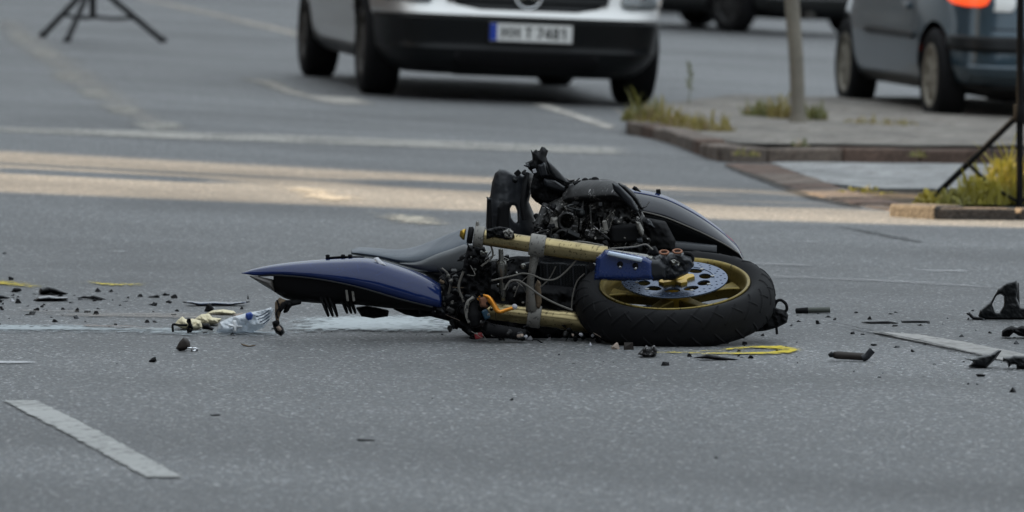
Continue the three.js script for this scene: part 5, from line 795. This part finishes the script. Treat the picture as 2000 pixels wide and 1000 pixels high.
  spot('engine', 34, [1050, 395, 1250, 492], -0.2, -0.1, 7, 20, [M.soot, M.soot, M.mattBlack, M.blackPlastic]); spot('engine', 8, [1060, 400, 1240, 480], -0.14, -0.09, 4, 8, [M.castGrey, M.steel]);
  spot('cowl', 12, [1044, 434, 1084, 472], -0.18, -0.08, 6, 14, dark); spot('yoke', 10, [905, 480, 960, 530], 0.0, 0.09, 6, 14, dark); spot('yoke', 5, [910, 486, 960, 540], 0.06, 0.1, 4, 8, [M.castGrey, M.steel, M.chipWhite]);
  spot('clamp', 14, [908, 575, 966, 652], 0.11, 0.16, 5, 11, dark); spot('clamp', 4, [908, 575, 966, 652], 0.13, 0.17, 3, 6, [M.castGrey, M.steel]);
  spot('foot', 22, [925, 640, 1240, 668], 0.02, 0.16, 6, 15, dark); spot('foot', 8, [1000, 650, 1230, 668], 0.14, 0.2, 4, 9, [M.chipWhite, M.castGrey, M.tanPlastic]);
}

// ---------------------------------------------------------------- debris on the road
function solid(name, px, py, label, category, build, group) {       // one piece with its foot at a ground pixel
  const b = G(px, py), o = new THREE.Group(); o.position.copy(b); o.name = numbered(name); scene.add(o); tag(o, label, category, group); build(o, b); return o;
}
function cut(name, label, category, outline, mat, opt = {}) {        // a piece of plastic with the outline of the photograph, swollen to its own thickness
  const ys = outline.map((p) => p[1]), xs = outline.map((p) => p[0]), py = Math.max(...ys), px = (Math.min(...xs) + Math.max(...xs)) / 2, b = G(px, py - (opt.up ?? 1));
  const g = pillow(outline, { z: b.z, depth: 0.02, R: 6, step: 1.6, noise: 0.012, nf: 0.16, ...opt });
  const m = new THREE.Mesh(g.translate(-b.x, -b.y, -b.z), mat); metreUV(m.geometry); m.position.copy(b); m.name = numbered(name); m.castShadow = m.receiveShadow = true; scene.add(m); return tag(m, label, category, opt.group);
}
function chip(name, label, category, px, py, w, h, mat, seed, group, deep = 1) {   // an angular fragment
  const r = rng(seed * 7919), W = w * U, H = h * U, pts = []; for (let i = 0; i < 6; i++) { const a = r() * 6.283, q = Math.sqrt(r()); pts.push(V(Math.cos(a) * q * W * 0.55, (i < 2 ? 1 : r() * 0.6) * H * (1 - 0.4 * q), Math.sin(a) * q * W * 0.5 * deep)); } for (let i = 0; i < 5; i++) { const a = i * 1.2566 + r() * 1.1; pts.push(V(Math.cos(a) * W * (0.25 + 0.35 * r()), 0, Math.sin(a) * W * (0.2 + 0.35 * r()) * deep)); }
  const g = new ConvexGeometry(pts), b = G(px, py), m = new THREE.Mesh(g, mat); metreUV(g); m.position.copy(b).add(V(0, -0.001, 0)); m.rotation.y = (r() - 0.5) * 0.5; m.name = numbered(name); m.castShadow = m.receiveShadow = true; scene.add(m); return tag(m, label, category, group);
}
// left of the motorcycle
cut('fairing_shell', 'arched black fairing shell at the end of the left yellow mark', 'debris', [[75, 571], [78, 563], [92, 558], [106, 560], [122, 567], [134, 574], [118, 575], [100, 572], [82, 574]], M.blackPlastic, { depth: 0.06, R: 5 });
cut('fairing_plate', 'flat black plate lying in front of the arched black shell', 'debris', [[63, 587], [76, 580], [96, 577], [110, 580], [133, 580], [134, 585], [108, 587], [80, 588]], M.blueDark, { depth: 0.05, R: 5 });
cut('plastic_shard', 'small dark shard under the left yellow line near the edge', 'debris', [[20, 570], [28, 562], [40, 563], [44, 567], [32, 571]], M.mattBlack, {});
cut('plastic_shard', 'dark lumpy fragment at the left frame edge beside the white splinter', 'debris', [[-14, 578], [0, 574], [12, 578], [20, 582], [8, 584], [-12, 584]], M.greyPlastic, { noise: 0.03 });
chip('glass_splinter', 'whitish splinter beside the black lump at the left edge', 'debris', 25, 588, 13, 8, M.chipWhite, 11);
chip('plastic_lump', 'black lump just right of the whitish splinter', 'debris', 35, 592, 15, 13, M.mattBlack, 12);
chip('plastic_block', 'small black block standing above the left yellow line', 'debris', 22, 547, 13, 13, M.mattBlack, 13);
cut('plastic_strip', 'long thin black strip right of the arched black shell', 'debris', [[148, 582], [164, 578], [176, 579], [182, 577], [200, 582], [212, 586], [196, 586], [178, 584], [164, 583]], M.mattBlack, { depth: 0.02 });
chip('plastic_block', 'small black cube on the faint pale streak left of the foam', 'debris', 150, 609, 11, 12, M.mattBlack, 14);
chip('plastic_lump', 'small dark lump left of the black cube', 'debris', 82, 600, 9, 8, M.blackPlastic, 15);
cut('plastic_shard', 'thin black shard with a thicker right end above the dark fork-shaped bit', 'debris', [[287, 580], [300, 577], [308, 574], [313, 578], [310, 582], [296, 582]], M.blackPlastic, {});
cut('plastic_shard', 'two-lobed black bit just right of the thin black shard', 'debris', [[316, 577], [322, 571], [328, 575], [331, 573], [331, 578], [322, 578]], M.mattBlack, {});
cut('plastic_shard', 'little black wedge between the pale streak and the thin black shard', 'debris', [[288, 596], [297, 593], [301, 588], [303, 595], [297, 597]], M.mattBlack, {});
cut('plastic_shard', 'flat dark shard left of the blue blade', 'debris', [[322, 589], [330, 586], [337, 590], [334, 592], [326, 592]], M.mattBlack, {});
cut('blue_blade', 'long narrow dark blue fairing blade behind the cream foam', 'debris', [[352, 590], [372, 588], [392, 590], [420, 589], [450, 591], [470, 589], [492, 589], [476, 593], [450, 597], [420, 596], [392, 598], [376, 594]], M.darkBlueShard, { depth: 0.03, R: 4 });
cut('plastic_shard', 'black triangular bit resting on the top of the cream foam', 'debris', [[398, 610], [404, 593], [410, 592], [418, 602], [416, 609], [404, 612]], M.mattBlack, { up: 4 });
chip('plastic_lump', 'black nub above the right end of the blue blade', 'debris', 484, 584, 6, 12, M.mattBlack, 16);
chip('plastic_lump', 'dark bump under the right end of the blue blade', 'debris', 472, 604, 10, 7, M.mattBlack, 17);
cut('foam_piece', 'torn cream foam piece lying left, behind the black bracket', 'debris', [[340, 634], [348, 624], [356, 618], [364, 624], [376, 622], [392, 626], [396, 640], [380, 646], [356, 642]], M.foam, { depth: 0.06, R: 9, noise: 0.04 });
cut('foam_piece', 'bulky cream foam piece in the middle behind the black block', 'debris', [[376, 626], [392, 614], [408, 612], [416, 620], [434, 622], [426, 632], [404, 636], [384, 634]], M.foam, { depth: 0.05, R: 9, noise: 0.04 });
cut('foam_piece', 'long cream foam piece with a reddish end on top of the pile', 'debris', [[402, 612], [416, 606], [436, 604], [456, 607], [462, 612], [452, 618], [432, 617], [414, 616]], M.foam, { depth: 0.05, R: 8, noise: 0.03, up: 4 });
chip('reddish_scrap', 'reddish-tan scrap at the right end of the long foam piece', 'debris', 464, 619, 22, 14, M.tanPlastic, 18);
solid('metal_bracket', 358, 652, 'black hinged bracket with a side arm in front of the left foam piece', 'debris', (o, b) => {
  const z = b.z; part('arm', tubeThrough(pp([[338, 648], [338, 634], [350, 635], [366, 635]], z), 0.0035, 30, 8), M.mattBlack, o);
  part('hinge_plate', pillow([[364, 628], [366, 622], [372, 621], [374, 632], [378, 640], [374, 650], [366, 651], [364, 641], [368, 634]], { z, depth: 0.012, R: 4, step: 1.4, holes: [[[368, 626], [371, 625], [371, 631]], [[369, 640], [373, 641], [371, 646]]] }), M.mattBlack, o);
});
solid('plastic_block', 404, 652, 'black square block with a lower foot in front of the middle foam piece', 'debris', (o, b) => {
  part('block', pillow([[394, 632], [408, 631], [412, 638], [418, 640], [416, 646], [406, 644], [395, 643]], { z: b.z - 0.05, depth: 0.025, R: 5, step: 1.5 }), M.mattBlack, o);
  part('foot', pillow([[396, 649], [405, 648], [407, 653], [398, 654]], { z: b.z, depth: 0.012, R: 3, step: 1.2 }), M.mattBlack, o);
});
solid('clear_cover', 470, 652, 'crumpled clear plastic cover with a blue printed patch left of the tail stalk', 'debris', (o, b) => {
  const z = b.z; part('sheet', pillow([[422, 648], [428, 630], [450, 620], [478, 612], [510, 606], [530, 600], [534, 606], [526, 626], [516, 640], [490, 650], [450, 653]], { z: z - 0.02, depth: 0.045, back: 0.01, R: 24, step: 2.4, noise: 0.10, nf: 0.09, seed: 4 }), M.clearPlastic, o);
  part('printed_patch', pillow([[480, 612], [490, 609], [495, 615], [492, 624], [484, 626], [479, 620]], { z: z + 0.034, depth: 0.012, R: 4, step: 1.4 }), M.printBlue, o);
  part('white_strip', pillow([[454, 626], [462, 625], [464, 634], [474, 636], [473, 641], [464, 640], [462, 649], [456, 648], [455, 640], [446, 637], [447, 633], [455, 634]], { z: z + 0.03, depth: 0.012, R: 3, step: 1.4, lean: (x, y) => (y - 636) * 0.0006 }), M.printWhite, o);
  for (let i = 0; i < 4; i++) part('rib', tubeThrough(pp([[500 + i * 3, 618 + i * 6], [512 + i * 2, 615 + i * 5], [526, 606 + i * 6]], z + 0.03), 0.0018, 14, 6), M.darkBlueShard, o);
});
chip('plastic_lump', 'black lump under the clear plastic cover', 'debris', 454, 655, 14, 8, M.mattBlack, 19);
solid('mirror_cap', 362, 685, 'brown-black cap with a bright chrome ring at its right foot', 'debris', (o, b) => {
  part('cap', pillow([[343, 681], [350, 668], [358, 659], [366, 661], [371, 668], [372, 678], [362, 684], [350, 685]], { z: b.z, depth: 0.02, back: 0.02, R: 8, step: 1.6 }), M.brownBlack, o);
  part('chrome_ring', new THREE.TorusGeometry(0.0085, 0.0028, 8, 24).rotateX(1.0).translate(...P(380, 683, b.z + 0.03).toArray()), M.chrome, o);
  part('stem', tubeThrough(pp([[366, 680], [373, 680], [382, 684]], b.z + 0.015), 0.003, 12, 6), M.chrome, o);
});
cut('plastic_shard', 'small black wedge left of and below the brown-black cap', 'debris', [[289, 706], [297, 699], [304, 696], [306, 706], [296, 708]], M.mattBlack, { depth: 0.015 });
cut('twig', 'thin curved twig lying in front of the clear plastic cover', 'twig', [[468, 670], [476, 672], [486, 675], [500, 673], [499, 675], [486, 678], [474, 675]], M.rust, { depth: 0.006, R: 3, step: 1 });
cut('wire_scrap', 'bent thin scrap far in the foreground below the motorcycle seat', 'debris', [[410, 810], [424, 808], [432, 809], [428, 812], [414, 813]], M.greyPlastic, { depth: 0.006, R: 2, step: 1 });
cut('wire_scrap', 'thin dark sliver alone in the middle of the foreground', 'debris', [[696, 857], [712, 858], [732, 859], [732, 861], [700, 862]], M.mattBlack, { depth: 0.006, R: 2, step: 1 });
chip('plastic_lump', 'single black crumb in the foreground below the fork', 'debris', 998, 782, 8, 6, M.mattBlack, 20);
chip('plastic_lump', 'lone dark scrap at the far left in front of the sand spill', 'debris', 10, 496, 14, 5, M.mattBlack, 22);
// right of the motorcycle
solid('broken_tube', 1590, 612, 'grey-green broken tube with a black end right of the wheel', 'debris', (o, b) => {
  part('tube', latheBetween(P(1578, 606, b.z), P(1624, 605, b.z), [[0, 0], [0, 0.009], [0.07, 0.0095], [0.07, 0]], 18), M.greenGrey, o);
  part('black_end', latheBetween(P(1553, 607, b.z), P(1582, 606, b.z), [[0, 0], [0.002, 0.008], [0.04, 0.010], [0.046, 0]], 14), M.mattBlack, o);
});
solid('elbow_pipe', 1665, 705, 'black tube with a bent knuckle at its right end in the foreground right', 'debris', (o, b) => {
  part('tube', latheBetween(P(1628, 693, b.z), P(1690, 697, b.z), [[0, 0], [0, 0.009], [0.012, 0.0115], [0.085, 0.0105], [0.095, 0.008], [0.095, 0]], 20), M.brownBlack, o);
  part('knuckle', tubeThrough(pp([[1684, 700], [1692, 697], [1700, 688], [1704, 684]], b.z + 0.01), 0.010, 20, 12), M.greyPlastic, o);
  part('tip', pillow([[1617, 692], [1624, 686], [1630, 690], [1631, 698], [1620, 698]], { z: b.z, depth: 0.008, R: 4, step: 1.4 }), M.blackPlastic, o);
});
solid('headlight_bracket', 1950, 624, 'large black bracket with an oval hole standing at the right edge', 'debris', (o, b) => {
  const z = b.z - 0.02; part('frame', pillow([[1910, 618], [1914, 606], [1936, 588], [1950, 564], [1966, 552], [1986, 547], [1989, 562], [1986, 582], [1994, 600], [2030, 604], [2030, 624], [1960, 625], [1924, 624]], { z, depth: 0.022, back: 0.03, R: 4, step: 1.6, noise: 0.012, nf: 0.1, holes: [[[1938, 594], [1946, 578], [1954, 574], [1962, 580], [1960, 598], [1952, 610], [1944, 610]]] }), M.blackPlastic, o);
  part('foot', pillow([[1886, 612], [1894, 610], [1902, 618], [1918, 620], [1930, 626], [1900, 624]], { z: z + 0.03, depth: 0.02, R: 5, step: 1.5 }), M.mattBlack, o);
  part('rear_plate', pillow([[1960, 566], [1990, 552], [1992, 600], [2030, 606], [2030, 620], [1962, 620]], { z: z - 0.05, depth: 0.03, R: 8, step: 2 }), M.mattBlack, o);
});
cut('plastic_lump', 'gnarled black lump below the bracket at the right edge', 'debris', [[1956, 658], [1957, 646], [1966, 640], [1976, 636], [1986, 640], [1996, 636], [2020, 640], [2020, 661], [1990, 656], [1980, 650], [1972, 658]], M.mattBlack, { depth: 0.035, noise: 0.03 });
cut('pointed_fragment', 'black pointed blade piece with raised right tip on the grey arrow marking', 'debris', [[1874, 698], [1886, 700], [1896, 702], [1912, 696], [1934, 692], [1950, 683], [1957, 684], [1946, 700], [1926, 719], [1890, 716], [1902, 706]], M.blackPlastic, { depth: 0.03 });
cut('notched_block', 'black notched block at the right frame edge below the arrow marking', 'debris', [[1958, 706], [1959, 698], [1972, 697], [1980, 694], [2026, 696], [2026, 721], [1986, 720], [1984, 712], [1976, 712], [1970, 719], [1966, 706]], M.blackPlastic, { depth: 0.03 });
cut('plastic_strip', 'thin black strip right of the grey-green tube, left of two', 'debris', [[1676, 629], [1706, 628], [1734, 627], [1756, 631], [1748, 633], [1706, 633]], M.mattBlack, { depth: 0.012, R: 3, step: 1.4 });
cut('plastic_strip', 'straight black strip right of the grey-green tube, right of two', 'debris', [[1758, 626], [1790, 625], [1816, 626], [1817, 630], [1788, 631], [1762, 630]], M.blackPlastic, { depth: 0.014, R: 3, step: 1.4 });
chip('plastic_lump', 'black lump between the grey-green tube and the thin strip', 'debris', 1597, 633, 10, 12, M.mattBlack, 31);
chip('plastic_lump', 'black lump above the left thin strip', 'debris', 1698, 624, 11, 9, M.mattBlack, 32);
cut('plastic_shard', 'angular shard lying right below the blade piece', 'debris', [[1905, 731], [1914, 730], [1926, 732], [1922, 735], [1910, 736]], M.mattBlack, {});
chip('plastic_lump', 'black lump lowest at the right in the foreground', 'debris', 1980, 766, 15, 12, M.blackPlastic, 33);
cut('plastic_shard', 'flat dark shard above the elbow tube', 'debris', [[1699, 672], [1708, 671], [1716, 674], [1704, 676]], M.mattBlack, {});
chip('plastic_lump', 'small lump right above the elbow tube near the arrow marking', 'debris', 1752, 679, 13, 6, M.greyPlastic, 34);
// by the wheel and under the fork
cut('plastic_lump', 'jagged dark lump on the left end of the yellow line under the tyre', 'debris', [[1245, 692], [1254, 682], [1262, 674], [1270, 679], [1278, 673], [1284, 684], [1282, 695], [1264, 698]], M.soot, { depth: 0.03, noise: 0.03 });
chip('plastic_lump', 'small dark clod in the road below the jagged lump', 'debris', 1299, 714, 17, 10, M.mattBlack, 35);
cut('plastic_strip', 'flat black strip along the lower side of the yellow line', 'debris', [[1352, 699], [1372, 695], [1382, 692], [1404, 696], [1444, 702], [1420, 704], [1380, 701]], M.mattBlack, { depth: 0.02, R: 4, step: 1.4 });
chip('plastic_lump', 'black bit at the left end of the flat strip by the yellow line', 'debris', 1347, 697, 12, 9, M.mattBlack, 36);
chip('plastic_lump', 'black bit at the right end of the flat strip by the yellow line', 'debris', 1466, 700, 12, 9, M.mattBlack, 37);
chip('plastic_lump', 'dark bit inside the yellow line right of the tyre', 'debris', 1520, 687, 10, 6, M.mattBlack, 38);
chip('plastic_lump', 'dark bit on the road between tyre and yellow line', 'debris', 1453, 673, 15, 8, M.mattBlack, 39);
chip('plastic_lump', 'dark bit right of the tyre below the mudguard remnant', 'debris', 1489, 656, 10, 7, M.mattBlack, 40);
chip('foam_crumb', 'pale beige crumb beneath the left side of the tyre', 'debris', 1202, 682, 17, 17, M.tanPlastic, 41);
chip('glass_splinter', 'white fragment under the lower fork tube', 'debris', 1073, 664, 13, 9, M.chipWhite, 42);
chip('glass_splinter', 'white fragment just right of the handlebar grip', 'debris', 1034, 663, 15, 11, M.chipWhite, 43);
chip('glass_splinter', 'tiny pale crumb left of the pale beige crumb', 'debris', 1153, 674, 8, 7, M.chipWhite, 44);
chip('plastic_lump', 'rusty brown clod right of the pale beige crumb', 'debris', 1228, 683, 20, 22, M.brownBlack, 45);
{
  const r = rng(4242), MT = [M.mattBlack, M.blackPlastic, M.mattBlack, M.greyPlastic];
  const scatter = (n, box, label, group, name, wMin, wMax) => {
    for (let i = 0; i < n; i++) { const x = lerp(box[0], box[2], r()), y = lerp(box[1], box[3], r()), w = lerp(wMin, wMax, r() ** 1.3); chip(name, label, 'debris', x, y, w, Math.max(2.4, w * (0.25 + 0.5 * r())), MT[Math.floor(r() * 4)], 500 + i + Math.round(box[0]), group, 0.6 + r()); }
  };
  scatter(64, [-10, 566, 360, 640], 'tiny black plastic crumb strewn on the road left of the foam', 'black crumbs left of the foam', 'plastic_crumb', 5, 18);
  scatter(14, [360, 600, 560, 662], 'tiny black crumb around the foam and clear cover', 'black crumbs around the foam and cover', 'plastic_crumb', 3, 8);
  scatter(12, [560, 622, 920, 656], 'tiny black crumb on the pale powder under the tail', 'black crumbs on the pale powder', 'plastic_crumb', 3, 7);
  scatter(22, [1080, 672, 1560, 712], 'tiny black crumb on the road by the yellow line and tyre', 'black crumbs by the tyre', 'plastic_crumb', 3, 10);
  scatter(38, [1540, 606, 2000, 690], 'tiny black crumb strewn on the road right of the wheel', 'black crumbs right of the wheel', 'plastic_crumb', 5, 16);
  scatter(10, [1600, 690, 2000, 770], 'tiny black crumb in the right foreground', 'black crumbs in the right foreground', 'plastic_crumb', 3, 9);
  scatter(8, [60, 700, 1400, 900], 'tiny black crumb alone on the foreground asphalt', 'black crumbs in the foreground', 'plastic_crumb', 2.5, 7);
}

cut('paper_scrap', 'small white scrap of litter among the weeds left of the leaning post', 'litter', [[1498, 234], [1508, 226], [1520, 229], [1528, 235], [1512, 238]], M.chipWhite, { depth: 0.02 });

renderer.render(scene, camera);
